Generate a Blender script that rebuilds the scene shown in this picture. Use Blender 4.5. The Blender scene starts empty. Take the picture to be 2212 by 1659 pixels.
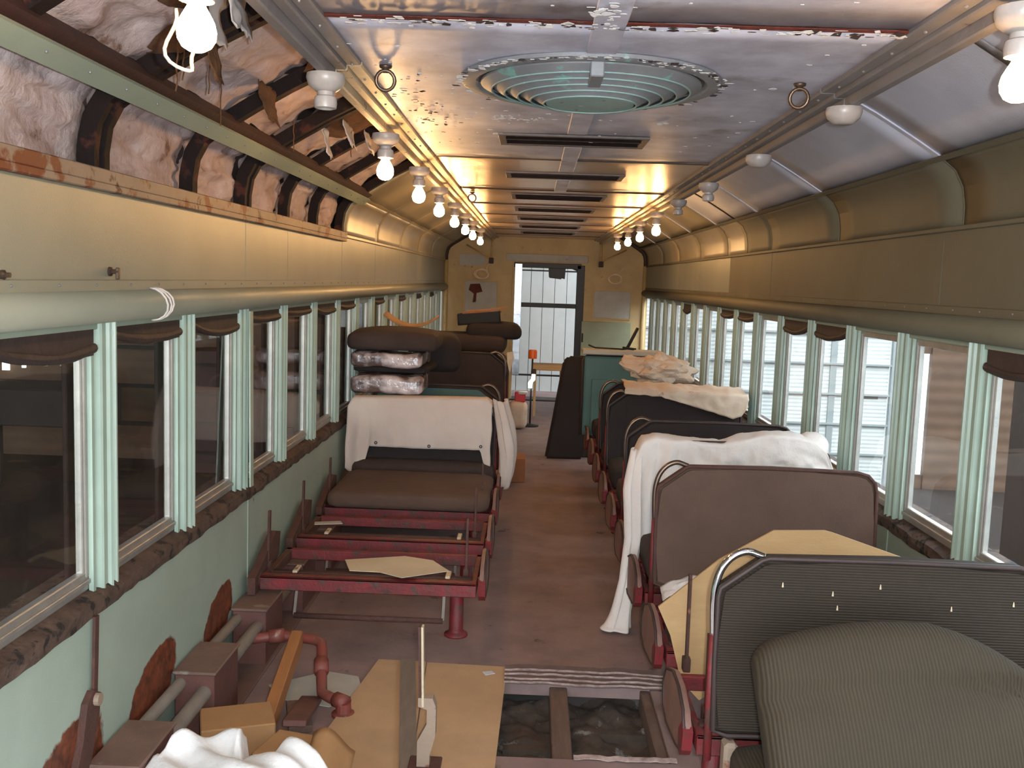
import bpy, bmesh, math, random
from mathutils import Vector, Matrix, noise

random.seed(7)
SC = bpy.context.scene
COL = SC.collection

# ------------------------------------------------------------------ camera
CAM_POS = Vector((0.0, 0.0, 1.65))
CAM_R = Vector((0.999166, 0.021778, 0.034529)); CAM_U = Vector((-0.036638, 0.105338, 0.993761)); CAM_F = Vector((-0.018005, 0.994198, -0.106048))
cam_data = bpy.data.cameras.new('camera')
cam_data.sensor_fit = 'HORIZONTAL'; cam_data.sensor_width = 36.0
cam_data.lens = 2100.0 / 2212.0 * 36.0
cam_data.clip_start = 0.02; cam_data.clip_end = 200
cam = bpy.data.objects.new('camera', cam_data); COL.objects.link(cam)
m3 = Matrix((CAM_R, CAM_U, -CAM_F)).transposed()
cam.matrix_world = Matrix.Translation(CAM_POS) @ m3.to_4x4()
SC.camera = cam

# ------------------------------------------------------------------ world, lights, exposure
SC.view_settings.view_transform = 'Standard'
SC.view_settings.look = 'None'
SC.view_settings.gamma = 1.0
SC.view_settings.use_curve_mapping = False
SC.view_settings.exposure = 1.3
w = bpy.data.worlds.new('daylight'); SC.world = w; w.use_nodes = True
bg = w.node_tree.nodes['Background']
bg.inputs[0].default_value = (0.80, 0.90, 1.0, 1.0)
bg.inputs[1].default_value = 3.4

# the photographer's flash: a small lamp just above the lens
fl = bpy.data.lights.new('camera_flash', 'SPOT')
fl.energy = 88.0; fl.shadow_soft_size = 0.012; fl.color = (0.93, 1.0, 1.0)
fl.spot_size = math.radians(150); fl.spot_blend = 0.7
flo = bpy.data.objects.new('camera_flash', fl); COL.objects.link(flo)
flo.matrix_world = Matrix.Translation(CAM_POS + CAM_U * 0.02 + CAM_R * 0.055) @ m3.to_4x4()

# added sun, no seen source: brightens the shed end wall right of the coach
sn = bpy.data.lights.new('shed_fill_sun', 'SUN'); sn.energy = 1.0; sn.angle = math.radians(12); sn.color = (0.92, 0.97, 1.0)
sno = bpy.data.objects.new('shed_fill_sun', sn); COL.objects.link(sno)
sno.location = (6, -4, 12); sno.rotation_euler = Vector((0.15, 0.75, -0.64)).to_track_quat('-Z', 'Y').to_euler()

BULB_STRENGTH = 68.0
BULB_COLOR = (1.0, 0.56, 0.22)

# ------------------------------------------------------------------ helpers
def lin(c):
    return tuple((v / 12.92 if v <= 0.04045 else ((v + 0.055) / 1.055) ** 2.4) for v in (x / 255.0 for x in c))

MATS = {}
def mat(name, col, col2=None, scale=6.0, rough=0.6, metal=0.0, bump=0.0, bscale=40.0, rust=None, wave=None,
        alpha_noise=None, spec=0.5, ellipses=None, detail=6.0, sheen=0.0, coat=0.0, stretch=None):
    """procedural principled material in object coordinates. col, col2 in sRGB 0-255.
    rust = list of (colour, threshold 0..1, noise scale); wave = (axis, bands per metre, bump, colour mix)"""
    m = bpy.data.materials.new(name); m.use_nodes = True
    nt = m.node_tree; N = nt.nodes; L = nt.links
    b = N['Principled BSDF']
    b.inputs['Roughness'].default_value = rough
    b.inputs['Metallic'].default_value = metal
    b.inputs['Specular IOR Level'].default_value = spec
    if sheen: b.inputs['Sheen Weight'].default_value = sheen
    if coat: b.inputs['Coat Weight'].default_value = coat
    tc = N.new('ShaderNodeTexCoord')
    vec = tc.outputs['Object']
    if stretch:
        mp = N.new('ShaderNodeMapping'); mp.inputs['Scale'].default_value = stretch
        L.new(vec, mp.inputs['Vector']); svec = mp.outputs['Vector']
    else:
        svec = vec
    cur = None
    def noise_tex(sc, det=detail, v=None):
        n = N.new('ShaderNodeTexNoise'); n.inputs['Scale'].default_value = sc
        n.inputs['Detail'].default_value = det; n.inputs['Roughness'].default_value = 0.62
        L.new(v if v is not None else svec, n.inputs['Vector']); return n.outputs['Fac']
    def ramp(f, a, c):
        r = N.new('ShaderNodeMapRange'); r.inputs['From Min'].default_value = a; r.inputs['From Max'].default_value = c
        L.new(f, r.inputs['Value']); return r.outputs['Result']
    def mixc(f, a, c):
        x = N.new('ShaderNodeMix'); x.data_type = 'RGBA'
        L.new(f, x.inputs[0])
        for sock, v in ((x.inputs[6], a), (x.inputs[7], c)):
            if isinstance(v, tuple): sock.default_value = (*v, 1.0)
            else: L.new(v, sock)
        return x.outputs[2]
    base = lin(col)
    cur = mixc(ramp(noise_tex(scale), 0.3, 0.7), base, lin(col2) if col2 else base)
    for (rc, th, rs) in (rust or []):
        cur = mixc(ramp(noise_tex(rs, 8.0), th, th + 0.06), cur, lin(rc))
    sep = None
    if wave or ellipses:
        sep = N.new('ShaderNodeSeparateXYZ'); L.new(vec, sep.inputs[0])
    def mth(op, a, c=None, clamp=False):
        k = N.new('ShaderNodeMath'); k.operation = op; k.use_clamp = clamp
        for i, v in enumerate((a, c)):
            if v is None: continue
            if isinstance(v, (int, float)): k.inputs[i].default_value = v
            else: L.new(v, k.inputs[i])
        return k.outputs[0]
    if ellipses:
        rcol, items = ellipses
        nz = noise_tex(14.0, 6.0, vec)
        tot = None
        for (cy, cz, ry, rz, sl) in items:
            dz = mth('SUBTRACT', sep.outputs[2], cz)
            dy = mth('SUBTRACT', mth('SUBTRACT', sep.outputs[1], cy), mth('MULTIPLY', dz, sl))
            e = mth('ADD', mth('POWER', mth('ABSOLUTE', mth('DIVIDE', dy, ry)), 2.0), mth('POWER', mth('ABSOLUTE', mth('DIVIDE', dz, rz)), 2.0))
            e = mth('ADD', e, mth('MULTIPLY', mth('SUBTRACT', nz, 0.5), 0.9))
            f = ramp(e, 1.05, 0.9)
            tot = f if tot is None else mth('MAXIMUM', tot, f)
        cur = mixc(tot, cur, mixc(ramp(noise_tex(30.0, 6.0, vec), 0.35, 0.65), lin(rcol), lin(tuple(min(255, int(v * 1.7)) for v in rcol))))
    hgt = None
    if bump:
        hgt = mth('MULTIPLY', noise_tex(bscale, 8.0), bump)
    if wave:
        ax, per, amt, cm = wave
        s = mth('SINE', mth('MULTIPLY', sep.outputs['XYZ'.index(ax)], per * 2 * math.pi))
        s01 = mth('MULTIPLY_ADD', s, 0.5); s01.node.inputs[2].default_value = 0.5
        if cm:
            dk = tuple(v * (1 - cm) for v in base)
            cur = mixc(mth('MULTIPLY', s01, cm), cur, tuple(v * 0.25 for v in base))
        wv = mth('MULTIPLY', s01, amt)
        hgt = wv if hgt is None else mth('ADD', hgt, wv)
    if hgt is not None:
        bp = N.new('ShaderNodeBump'); bp.inputs['Strength'].default_value = 0.8; bp.inputs['Distance'].default_value = 0.02
        L.new(hgt, bp.inputs['Height']); L.new(bp.outputs['Normal'], b.inputs['Normal'])
    L.new(cur, b.inputs['Base Color'])
    MATS[name] = m
    return m

def emit_mat(name, col, strength):
    m = bpy.data.materials.new(name); m.use_nodes = True
    nt = m.node_tree; nt.nodes.clear()
    e = nt.nodes.new('ShaderNodeEmission'); o = nt.nodes.new('ShaderNodeOutputMaterial')
    e.inputs[0].default_value = (*col, 1); e.inputs[1].default_value = strength
    nt.links.new(e.outputs[0], o.inputs[0]); return m

def glass_mat(name, tint, dirt, rough=0.03, refl=1.0):
    """thin pane: clear, with fresnel reflection and a film of dirt"""
    m = bpy.data.materials.new(name); m.use_nodes = True
    nt = m.node_tree; N = nt.nodes; L = nt.links; N.clear()
    o = N.new('ShaderNodeOutputMaterial'); t = N.new('ShaderNodeBsdfTransparent'); t.inputs[0].default_value = (*tint, 1)
    g = N.new('ShaderNodeBsdfGlossy'); g.inputs['Roughness'].default_value = rough
    fr = N.new('ShaderNodeFresnel'); fr.inputs[0].default_value = 1.5
    mx = N.new('ShaderNodeMixShader'); gm = N.new('ShaderNodeNewGeometry'); k1 = N.new('ShaderNodeMath'); k1.operation = 'SUBTRACT'; k1.inputs[0].default_value = 1.0; L.new(gm.outputs['Backfacing'], k1.inputs[1])
    k2 = N.new('ShaderNodeMath'); k2.operation = 'MULTIPLY'; L.new(fr.outputs[0], k2.inputs[0]); L.new(k1.outputs[0], k2.inputs[1])
    L.new(k2.outputs[0], mx.inputs[0]); L.new(t.outputs[0], mx.inputs[1]); L.new(g.outputs[0], mx.inputs[2])
    d = N.new('ShaderNodeBsdfDiffuse'); d.inputs[0].default_value = (0.36, 0.29, 0.22, 1)
    tc = N.new('ShaderNodeTexCoord'); nz = N.new('ShaderNodeTexNoise'); nz.inputs['Scale'].default_value = 5; nz.inputs['Detail'].default_value = 8
    L.new(tc.outputs['Object'], nz.inputs['Vector'])
    mr = N.new('ShaderNodeMapRange'); mr.inputs['From Min'].default_value = 0.3; mr.inputs['From Max'].default_value = 0.8
    mr.inputs['To Min'].default_value = dirt * 0.4; mr.inputs['To Max'].default_value = dirt * 1.8
    L.new(nz.outputs['Fac'], mr.inputs['Value'])
    m2 = N.new('ShaderNodeMixShader'); L.new(mr.outputs[0], m2.inputs[0]); L.new(mx.outputs[0], m2.inputs[1]); L.new(d.outputs[0], m2.inputs[2])
    L.new(m2.outputs[0], o.inputs[0]); return m

def link(name, me, material, parent=None, smooth=False):
    o = bpy.data.objects.new(name, me); COL.objects.link(o)
    if material and not me.materials: me.materials.append(material)
    if smooth:
        for p in me.polygons: p.use_smooth = True
    if parent: o.parent = parent
    return o

def obj(name, bm, material, parent=None, smooth=False, loc=None, origin=None):
    bmesh.ops.recalc_face_normals(bm, faces=bm.faces)
    me = bpy.data.meshes.new(name)
    if origin is not None:
        bmesh.ops.translate(bm, verts=bm.verts, vec=-Vector(origin))
    bm.to_mesh(me); bm.free()
    o = link(name, me, material, parent, smooth)
    if loc is not None: o.location = loc
    elif origin is not None: o.location = origin
    return o

def single(name, bm, material, label, cat, group=None, smooth=False):
    """a one-mesh thing: origin at the bottom centre of the mesh, which was built in world space"""
    xs = [v.co.x for v in bm.verts]; ys = [v.co.y for v in bm.verts]; zs = [v.co.z for v in bm.verts]
    o = obj(name, bm, material, None, smooth, origin=((min(xs) + max(xs)) / 2, (min(ys) + max(ys)) / 2, min(zs)))
    return tag(o, label, cat, group)

def tag(o, label=None, cat=None, group=None, kind=None):
    if label: o['label'] = label
    if cat: o['category'] = cat
    if group: o['group'] = group
    if kind: o['kind'] = kind
    return o

def thing(name, label, cat, loc=(0, 0, 0), rotz=0.0, group=None):
    o = bpy.data.objects.new(name, None); COL.objects.link(o)
    o.empty_display_size = 0.05; o.location = loc; o.rotation_euler = (0, 0, rotz)
    return tag(o, label, cat, group)

def struct(name, loc=(0, 0, 0)):
    o = bpy.data.objects.new(name, None); COL.objects.link(o); o.empty_display_size = 0.1
    o.location = loc; o['kind'] = 'structure'; return o

def BM(): return bmesh.new()

def box(bm, lo, hi, mtx=None):
    (x0, y0, z0), (x1, y1, z1) = lo, hi
    vs = [bm.verts.new(p) for p in ((x0,y0,z0),(x1,y0,z0),(x1,y1,z0),(x0,y1,z0),(x0,y0,z1),(x1,y0,z1),(x1,y1,z1),(x0,y1,z1))]
    for f in ((0,3,2,1),(4,5,6,7),(0,1,5,4),(1,2,6,5),(2,3,7,6),(3,0,4,7)): bm.faces.new([vs[i] for i in f])
    if mtx is not None: bmesh.ops.transform(bm, matrix=mtx, verts=vs)
    return vs

def bbox(bm, lo, hi, bev=0.004, seg=1, mtx=None):
    """bevelled box"""
    t = BM(); box(t, lo, hi)
    bmesh.ops.bevel(t, geom=list(t.edges), offset=bev, segments=seg, affect='EDGES', profile=0.6)
    if mtx is not None: bmesh.ops.transform(t, matrix=mtx, verts=t.verts)
    join(bm, t); return bm

def join(bm, t):
    mp = {}
    for v in t.verts: mp[v] = bm.verts.new(v.co)
    for f in t.faces:
        try: bm.faces.new([mp[v] for v in f.verts])
        except ValueError: pass
    t.free()

def rbox(bm, c, s, r, n=8, puff=0.0, sag=0.0, mtx=None, wob=0.0, seed=0):
    """soft rounded box (cushions). puff domes the top, wob adds lumps"""
    hx, hy, hz = s[0] / 2, s[1] / 2, s[2] / 2
    r = min(r, hx, hy, hz)
    t = BM(); bmesh.ops.create_cube(t, size=2.0)
    bmesh.ops.subdivide_edges(t, edges=list(t.edges), cuts=n, use_grid_fill=True)
    for v in t.verts:
        # push grid lines towards the edges so that the rounding gets enough faces
        p = Vector([math.copysign(abs(a) ** 0.6, a) for a in v.co])
        p = Vector((p.x * hx, p.y * hy, p.z * hz))
        q = Vector((max(-hx + r, min(hx - r, p.x)), max(-hy + r, min(hy - r, p.y)), max(-hz + r, min(hz - r, p.z))))
        d = p - q
        if d.length > 1e-9: p = q + d.normalized() * r
        fx = max(0, 1 - (p.x / hx) ** 2); fy = max(0, 1 - (p.y / hy) ** 2)
        if p.z > 0: p.z += puff * fx ** 0.6 * fy ** 0.6
        p.z -= sag * fx
        if wob: p += Vector((0, 0, 1)) * wob * noise.noise(Vector((p.x * 5 + seed, p.y * 5, p.z * 5))) + Vector((1, 0, 0)) * wob * .5 * noise.noise(Vector((p.y * 6, p.x * 5 + seed, 3)))
        v.co = p + (Vector(c) if mtx is None else Vector((0, 0, 0)))
    if mtx is not None: bmesh.ops.transform(t, matrix=Matrix.Translation(Vector(c)) @ mtx, verts=t.verts)
    join(bm, t)

def tube(bm, pts, r, n=8, closed=False, caps=True):
    pts = [Vector(p) for p in pts]
    rr = r if isinstance(r, (list, tuple)) else [r] * len(pts)
    rings = []; up = None
    for i, p in enumerate(pts):
        if closed: d = pts[(i + 1) % len(pts)] - pts[i - 1]
        else: d = pts[min(i + 1, len(pts) - 1)] - pts[max(i - 1, 0)]
        d.normalize()
        if up is None:
            up = Vector((0, 0, 1)) if abs(d.z) < 0.9 else Vector((1, 0, 0))
        a = d.cross(up)
        if a.length < 1e-6: a = d.orthogonal()
        a.normalize(); up = a.cross(d).normalized()
        rings.append([bm.verts.new(p + (a * math.cos(t) + up * math.sin(t)) * rr[i]) for t in [2 * math.pi * k / n for k in range(n)]])
    m = len(rings)
    for i in range(m if closed else m - 1):
        A, B = rings[i], rings[(i + 1) % m]
        for k in range(n): bm.faces.new((A[k], A[(k + 1) % n], B[(k + 1) % n], B[k]))
    if caps and not closed:
        bm.faces.new(rings[0][::-1]); bm.faces.new(rings[-1])

def bar(bm, a, b, wdt, hgt, side=None):
    """flat rectangular bar from a to b, wdt along side, hgt along the other normal"""
    a = Vector(a); b = Vector(b); d = (b - a); l = d.length; d.normalize()
    s = Vector(side) if side is not None else (Vector((0, 0, 1)).cross(d) if abs(d.z) < .95 else Vector((1, 0, 0)))
    s = (s - d * s.dot(d)).normalized(); u = d.cross(s)
    M = Matrix((s, u, d)).transposed().to_4x4(); M.translation = a
    box(bm, (-wdt / 2, -hgt / 2, 0), (wdt / 2, hgt / 2, l), M)

def lathe(bm, prof, c=(0, 0, 0), n=24, axis='Z', caps=False):
    c = Vector(c); rings = []
    for (r, h) in prof:
        ring = []
        for k in range(n):
            t = 2 * math.pi * k / n; x, y = r * math.cos(t), r * math.sin(t)
            p = Vector((x, y, h)) if axis == 'Z' else (Vector((x, h, y)) if axis == 'Y' else Vector((h, x, y)))
            ring.append(bm.verts.new(c + p))
        rings.append(ring)
    for A, B in zip(rings, rings[1:]):
        for k in range(n): bm.faces.new((A[k], A[(k + 1) % n], B[(k + 1) % n], B[k]))
    if caps: bm.faces.new(rings[0][::-1]); bm.faces.new(rings[-1])

def prism(bm, pts, vec):
    """closed polygon of 3D points extruded along vec"""
    vec = Vector(vec)
    A = [bm.verts.new(Vector(p)) for p in pts]; B = [bm.verts.new(Vector(p) + vec) for p in pts]
    n = len(pts); bm.faces.new(A[::-1]); bm.faces.new(B)
    for k in range(n): bm.faces.new((A[k], A[(k + 1) % n], B[(k + 1) % n], B[k]))

def sheet(bm, nu, nv, f, closed_u=False):
    g = [[bm.verts.new(Vector(f(i / nu, j / nv))) for j in range(nv + 1)] for i in range(nu + 1)]
    for i in range(nu):
        for j in range(nv): bm.faces.new((g[i][j], g[i + 1][j], g[i + 1][j + 1], g[i][j + 1]))

def thick(o, t, off=-1.0):
    md = o.modifiers.new('thickness', 'SOLIDIFY'); md.thickness = t; md.offset = off; return o

def nz(x, y, z=0.0): return noise.noise(Vector((x, y, z)))
def fbm(x, y, z=0.0, o=4): return noise.fractal(Vector((x, y, z)), 1.0, 2.0, o)
def lerp(a, b, t): return a + (b - a) * t
def plin(tab, t):
    for (a, va), (b, vb) in zip(tab, tab[1:]):
        if t <= b: return lerp(va, vb, (t - a) / (b - a) if b > a else 0)
    return tab[-1][1]

def copy_thing(root, loc, label=None, rotz=None):
    r = root.copy(); COL.objects.link(r); r.location = loc
    if rotz is not None: r.rotation_euler = (0, 0, rotz)
    if label: r['label'] = label
    for ch in root.children:
        c = ch.copy(); COL.objects.link(c); c.parent = r
        for g in ch.children:
            d = g.copy(); COL.objects.link(d); d.parent = c
    return r

# ------------------------------------------------------------------ materials
mat('green_paint', (150, 163, 146), (138, 150, 136), 3, 0.55, bump=0.05, bscale=200, rust=[((92, 62, 46), 0.70, 9)])
mat('lower_wall_paint', (160, 174, 160), (146, 160, 147), 3, 0.5, bump=0.05, bscale=200,
    rust=[((84, 52, 38), 0.71, 12)],
    ellipses=((74, 38, 24), [(3.77, 0.25, .17, .135, .6), (3.10, 0.25, .20, .135, .6), (2.45, 0.20, .25, .20, .5), (4.45, .24, .12, .12, .5)]))
mat('letterboard_paint', (140, 140, 124), (129, 129, 114), 2.0, 0.42, bump=0.03, bscale=150, wave=('Y', 3.1, 0.03, 0.0))
mat('cove_paint', (158, 146, 118), (143, 131, 105), 2.0, 0.36, bump=0.03, bscale=90, wave=('Y', 2.9, 0.09, 0.0))
mat('right_wall_shaded', (106, 102, 86), (97, 92, 76), 2.0, 0.62, spec=0.25, bump=0.04, bscale=90)  # the pale wall paint as it looks underlit: shade put into the colour
mat('silver_far_lit', (220, 190, 160), (196, 166, 140), 2.5, 0.30, metal=0.5, bump=0.08, bscale=30, wave=('Y', 2.3, 0.09, 0.0))  # far ceiling silver with the bulbs' warm light put into its colour
mat('silver_paint', (210, 213, 232), (160, 160, 178), 5, 0.48, metal=0.12, bump=0.06, bscale=40,
    rust=[((150, 146, 156), 0.60, 2.2), ((216, 216, 222), 0.70, 34), ((128, 92, 76), 0.70, 3.5)], wave=('Y', 2.3, 0.05, 0.0))
mat('silver_panel', (216, 218, 232), (198, 199, 213), 3, 0.5, metal=0.15, bump=0.05, bscale=120)
mat('mint_trim', (166, 184, 170), (150, 168, 154), 5, 0.35, bump=0.03, bscale=90, rust=[((96, 70, 55), 0.75, 20)])
mat('sash_metal', (172, 168, 160), (150, 146, 140), 12, 0.4, metal=0.5, bump=0.05, bscale=90, rust=[((70, 52, 40), 0.70, 25)])
mat('rotten_sill', (60, 44, 36), (95, 74, 62), 14, 0.85, bump=0.5, bscale=40, rust=[((24, 18, 16), 0.55, 18)])
mat('rusty_paint', (150, 130, 112), (132, 112, 96), 5, 0.6, bump=0.12, bscale=60, rust=[((112, 58, 34), 0.52, 7), ((70, 36, 26), 0.60, 13)])
mat('peeling_cream', (196, 178, 150), (176, 156, 128), 6, 0.5, bump=0.2, bscale=60, rust=[((70, 56, 48), 0.60, 22), ((120, 96, 76), 0.64, 9)])
mat('gray_trim', (132, 128, 130), (116, 112, 114), 6, 0.5, metal=0.2, bump=0.1, bscale=60, rust=[((80, 56, 46), 0.66, 16)])
mat('dark_iron', (34, 22, 20), (24, 17, 17), 10, 0.75, spec=0.2, bump=0.2, bscale=60, rust=[((70, 38, 30), 0.58, 9)])
mat('red_oxide', (64, 34, 30), (48, 28, 26), 8, 0.65, bump=0.2, bscale=50)
mat('seat_red', (128, 32, 37), (88, 36, 35), 9, 0.55, bump=0.18, bscale=60, rust=[((78, 50, 42), 0.54, 16), ((52, 36, 32), 0.62, 9)])
mat('rusty_iron', (86, 52, 42), (66, 42, 36), 14, 0.75, bump=0.35, bscale=60, rust=[((130, 84, 56), 0.66, 22)])
mat('arm_wood', (138, 104, 92), (116, 84, 74), 9, 0.55, bump=0.12, bscale=60, rust=[((150, 52, 46), 0.66, 10)])
mat('insulation', (204, 188, 188), (156, 132, 128), 6, 0.9, bump=1.0, bscale=16, rust=[((112, 84, 70), 0.62, 6), ((196, 184, 184), 0.66, 11)])
mat('insulation_brown', (112, 76, 46), (84, 54, 34), 8, 0.95, bump=0.8, bscale=50)
mat('torn_foil', (206, 200, 202), (182, 172, 170), 6, 0.55, bump=0.1, bscale=30)
mat('roof_dark', (70, 52, 44), (52, 40, 36), 5, 0.85, bump=0.2, bscale=20)
mat('rust_strip', (98, 38, 26), (72, 30, 22), 18, 0.8, bump=0.3, bscale=80)
mat('flake_white', (206, 204, 204), (186, 184, 186), 20, 0.6)
mat('flake_dark', (62, 48, 46), (44, 38, 38), 20, 0.7)
mat('diffuser_paint', (134, 138, 144), (112, 114, 120), 7, 0.5, metal=0.15, bump=0.08, bscale=60, rust=[((120, 168, 162), 0.60, 12), ((70, 54, 50), 0.74, 20)])
mat('diffuser_teal', (134, 166, 164), (122, 150, 150), 8, 0.5, bump=0.08, bscale=60, rust=[((196, 202, 200), 0.66, 14)])
mat('vent_dark', (64, 48, 44), (46, 36, 34), 14, 0.7, bump=0.15, bscale=80)
mat('vent_frame', (104, 96, 94), (86, 78, 76), 14, 0.55, metal=0.3)
mat('porcelain', (176, 168, 164), (150, 142, 138), 14, 0.35, rust=[((96, 76, 64), 0.66, 30)])
mat('dull_brass', (206, 164, 100), (176, 138, 86), 14, 0.4, metal=0.2)
mat('floor_lino', (144, 119, 114), (116, 96, 92), 4, 0.75, bump=0.12, bscale=30, rust=[((146, 122, 112), 0.66, 9), ((78, 62, 56), 0.64, 5)])
mat('subfloor', (86, 72, 62), (54, 44, 38), 8, 0.9, bump=0.7, bscale=18, rust=[((130, 130, 128), 0.60, 10), ((84, 56, 40), 0.66, 7)])
mat('joist_wood', (112, 88, 76), (92, 72, 62), 8, 0.8, bump=0.2, bscale=40, stretch=(6, 1, 6))
mat('torn_lino', (112, 92, 88), (88, 72, 68), 9, 0.8, bump=0.2, bscale=50)
mat('torn_edge', (186, 162, 154), (124, 102, 96), 30, 0.8)
mat('end_wall_paint', (198, 170, 118), (176, 150, 104), 3, 0.6, bump=0.1, bscale=60, rust=[((86, 64, 50), 0.66, 7)])
mat('board_pale', (176, 172, 160), (160, 154, 142), 5, 0.6, bump=0.06, bscale=50, rust=[((120, 84, 66), 0.70, 6)])
mat('pale_green_board', (150, 152, 122), (138, 140, 112), 4, 0.6)
mat('black_metal', (26, 26, 30), (18, 18, 22), 9, 0.5)
mat('bright_metal', (206, 212, 220), (150, 158, 170), 4, 0.25, metal=0.8, bump=0.2, bscale=6)
mat('corduroy_back', (52, 40, 27), (44, 34, 23), 4, 0.85, bump=0.1, bscale=60, wave=('Z', 130, 0.10, 0.55))
mat('corduroy_cushion', (62, 50, 31), (53, 43, 27), 4, 0.85, bump=0.1, bscale=60, wave=('X', 110, 0.10, 0.6))
mat('brown_plush', (92, 70, 58), (82, 61, 50), 5, 0.88, bump=0.12, bscale=160)
mat('dark_plush', (64, 48, 42), (52, 40, 36), 5, 0.9, bump=0.12, bscale=160)
mat('black_plush', (44, 34, 31), (36, 28, 26), 5, 0.9, bump=0.12, bscale=160)
mat('teal_panel', (70, 102, 96), (60, 90, 84), 4, 0.55, bump=0.06, bscale=50)
mat('piping_brown', (58, 42, 38), (48, 36, 32), 8, 0.6)
mat('chrome', (226, 228, 230), (210, 212, 216), 8, 0.12, metal=1.0)
mat('tarnished', (120, 102, 88), (96, 80, 70), 14, 0.35, metal=0.8)
mat('white_cloth', (224, 214, 206), (212, 200, 192), 4, 0.9, bump=0.12, bscale=90)
mat('tarp_white', (238, 236, 236), (226, 223, 222), 4, 0.85, bump=0.25, bscale=60)
mat('canvas_cloth', (202, 186, 174), (190, 172, 160), 4, 0.9, bump=0.12, bscale=120)
mat('gray_rag', (150, 144, 148), (120, 114, 116), 9, 0.9, bump=0.2, bscale=50)
mat('brown_paper', (200, 180, 158), (178, 152, 130), 6, 0.75, bump=0.1, bscale=30, rust=[((150, 116, 92), 0.64, 9)])
mat('paper', (206, 190, 162), (192, 174, 146), 5, 0.8)
mat('cardboard', (168, 126, 84), (152, 112, 74), 5, 0.8, bump=0.05, bscale=60)
mat('hardboard', (186, 150, 112), (168, 136, 104), 4, 0.75, bump=0.05, bscale=80, rust=[((146, 116, 86), 0.66, 5)])
mat('plywood', (186, 150, 104), (172, 136, 92), 4, 0.65, bump=0.05, bscale=60, stretch=(1, 1, 5))
mat('lumber', (164, 108, 62), (142, 92, 52), 5, 0.65, bump=0.1, bscale=40, stretch=(5, 1, 5))
mat('gray_board', (130, 114, 98), (112, 98, 86), 7, 0.8, bump=0.15, bscale=50, stretch=(5, 1, 1))
mat('box_card', (156, 102, 62), (140, 90, 56), 6, 0.8)
mat('duct_metal', (118, 92, 82), (98, 76, 68), 8, 0.6, bump=0.12, bscale=50, rust=[((132, 122, 112), 0.62, 8)])
mat('duct_face', (108, 68, 60), (84, 54, 48), 8, 0.65, bump=0.12, bscale=50)
mat('pipe_gray', (122, 112, 102), (104, 92, 82), 8, 0.55, bump=0.1, bscale=50)
mat('pipe_red', (128, 50, 44), (112, 66, 56), 9, 0.55, bump=0.15, bscale=50, rust=[((150, 120, 108), 0.62, 14)])
mat('orange_plastic', (236, 110, 24), (226, 96, 18), 8, 0.35)
mat('red_plastic', (190, 34, 34), (176, 28, 28), 8, 0.4)
mat('black_rubber', (24, 22, 22), (18, 16, 16), 8, 0.7)
mat('shed_white', (206, 206, 202), (196, 196, 192), 3, 0.6)
mat('shed_rib', (206, 206, 202), (196, 196, 192), 3, 0.6, wave=('Z', 16, 0.25, 0.12))
mat('shed_dim', (104, 78, 60), (86, 64, 50), 2, 0.8, wave=('Z', 5, 0.4, 0.2))  # dark brown that puts the left side's lack of light into the wall
mat('shed_seam', (92, 94, 92), (80, 82, 82), 3, 0.6)
mat('shed_steel', (150, 154, 152), (138, 142, 140), 3, 0.6)
mat('ground', (40, 26, 18), (28, 19, 14), 1.2, 0.95, bump=0.4, bscale=8, rust=[((84, 66, 50), 0.62, 1.8)])
mat('boxcar_brown', (74, 56, 48), (60, 46, 40), 2, 0.8, bump=0.1, bscale=20, stretch=(1, 4, .5))
mat('dark_wood', (44, 36, 32), (34, 28, 26), 4, 0.8)
mat('red_grille', (64, 30, 24), (50, 24, 20), 4, 0.6)
PANE_L = glass_mat('glass_left', (0.93, 0.93, 0.90), 0.025)
PANE_R = glass_mat('glass_right', (0.95, 0.98, 0.98), 0.03)
mat('cable_pale', (226, 196, 168), (206, 174, 146), 9, 0.5)
LITWIN = emit_mat('daylit_pane', (0.95, 1.0, 0.85), 1.2)
BULB = emit_mat('bulb_glow', BULB_COLOR, BULB_STRENGTH)
def wrap_mat():
    m = bpy.data.materials.new('clear_plastic_wrap'); m.use_nodes = True
    nt = m.node_tree; N = nt.nodes; L = nt.links; b = N['Principled BSDF']
    b.inputs['Base Color'].default_value = (0.66, 0.60, 0.60, 1); b.inputs['Roughness'].default_value = 0.16
    b.inputs['Coat Weight'].default_value = 0.6
    tc = N.new('ShaderNodeTexCoord'); n = N.new('ShaderNodeTexNoise'); n.inputs['Scale'].default_value = 9; n.inputs['Detail'].default_value = 5
    L.new(tc.outputs['Object'], n.inputs['Vector'])
    cr = N.new('ShaderNodeMix'); cr.data_type = 'RGBA'; cr.inputs[6].default_value = (*lin((92, 74, 70)), 1); cr.inputs[7].default_value = (*lin((196, 180, 178)), 1)
    mr = N.new('ShaderNodeMapRange'); mr.inputs['From Min'].default_value = 0.42; mr.inputs['From Max'].default_value = 0.62
    L.new(n.outputs['Fac'], mr.inputs['Value']); L.new(mr.outputs[0], cr.inputs[0]); L.new(cr.outputs[2], b.inputs['Base Color'])
    bp = N.new('ShaderNodeBump'); bp.inputs['Strength'].default_value = 0.9; bp.inputs['Distance'].default_value = 0.03
    L.new(n.outputs['Fac'], bp.inputs['Height']); L.new(bp.outputs['Normal'], b.inputs['Normal'])
    return m
WRAP = wrap_mat()

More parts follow.
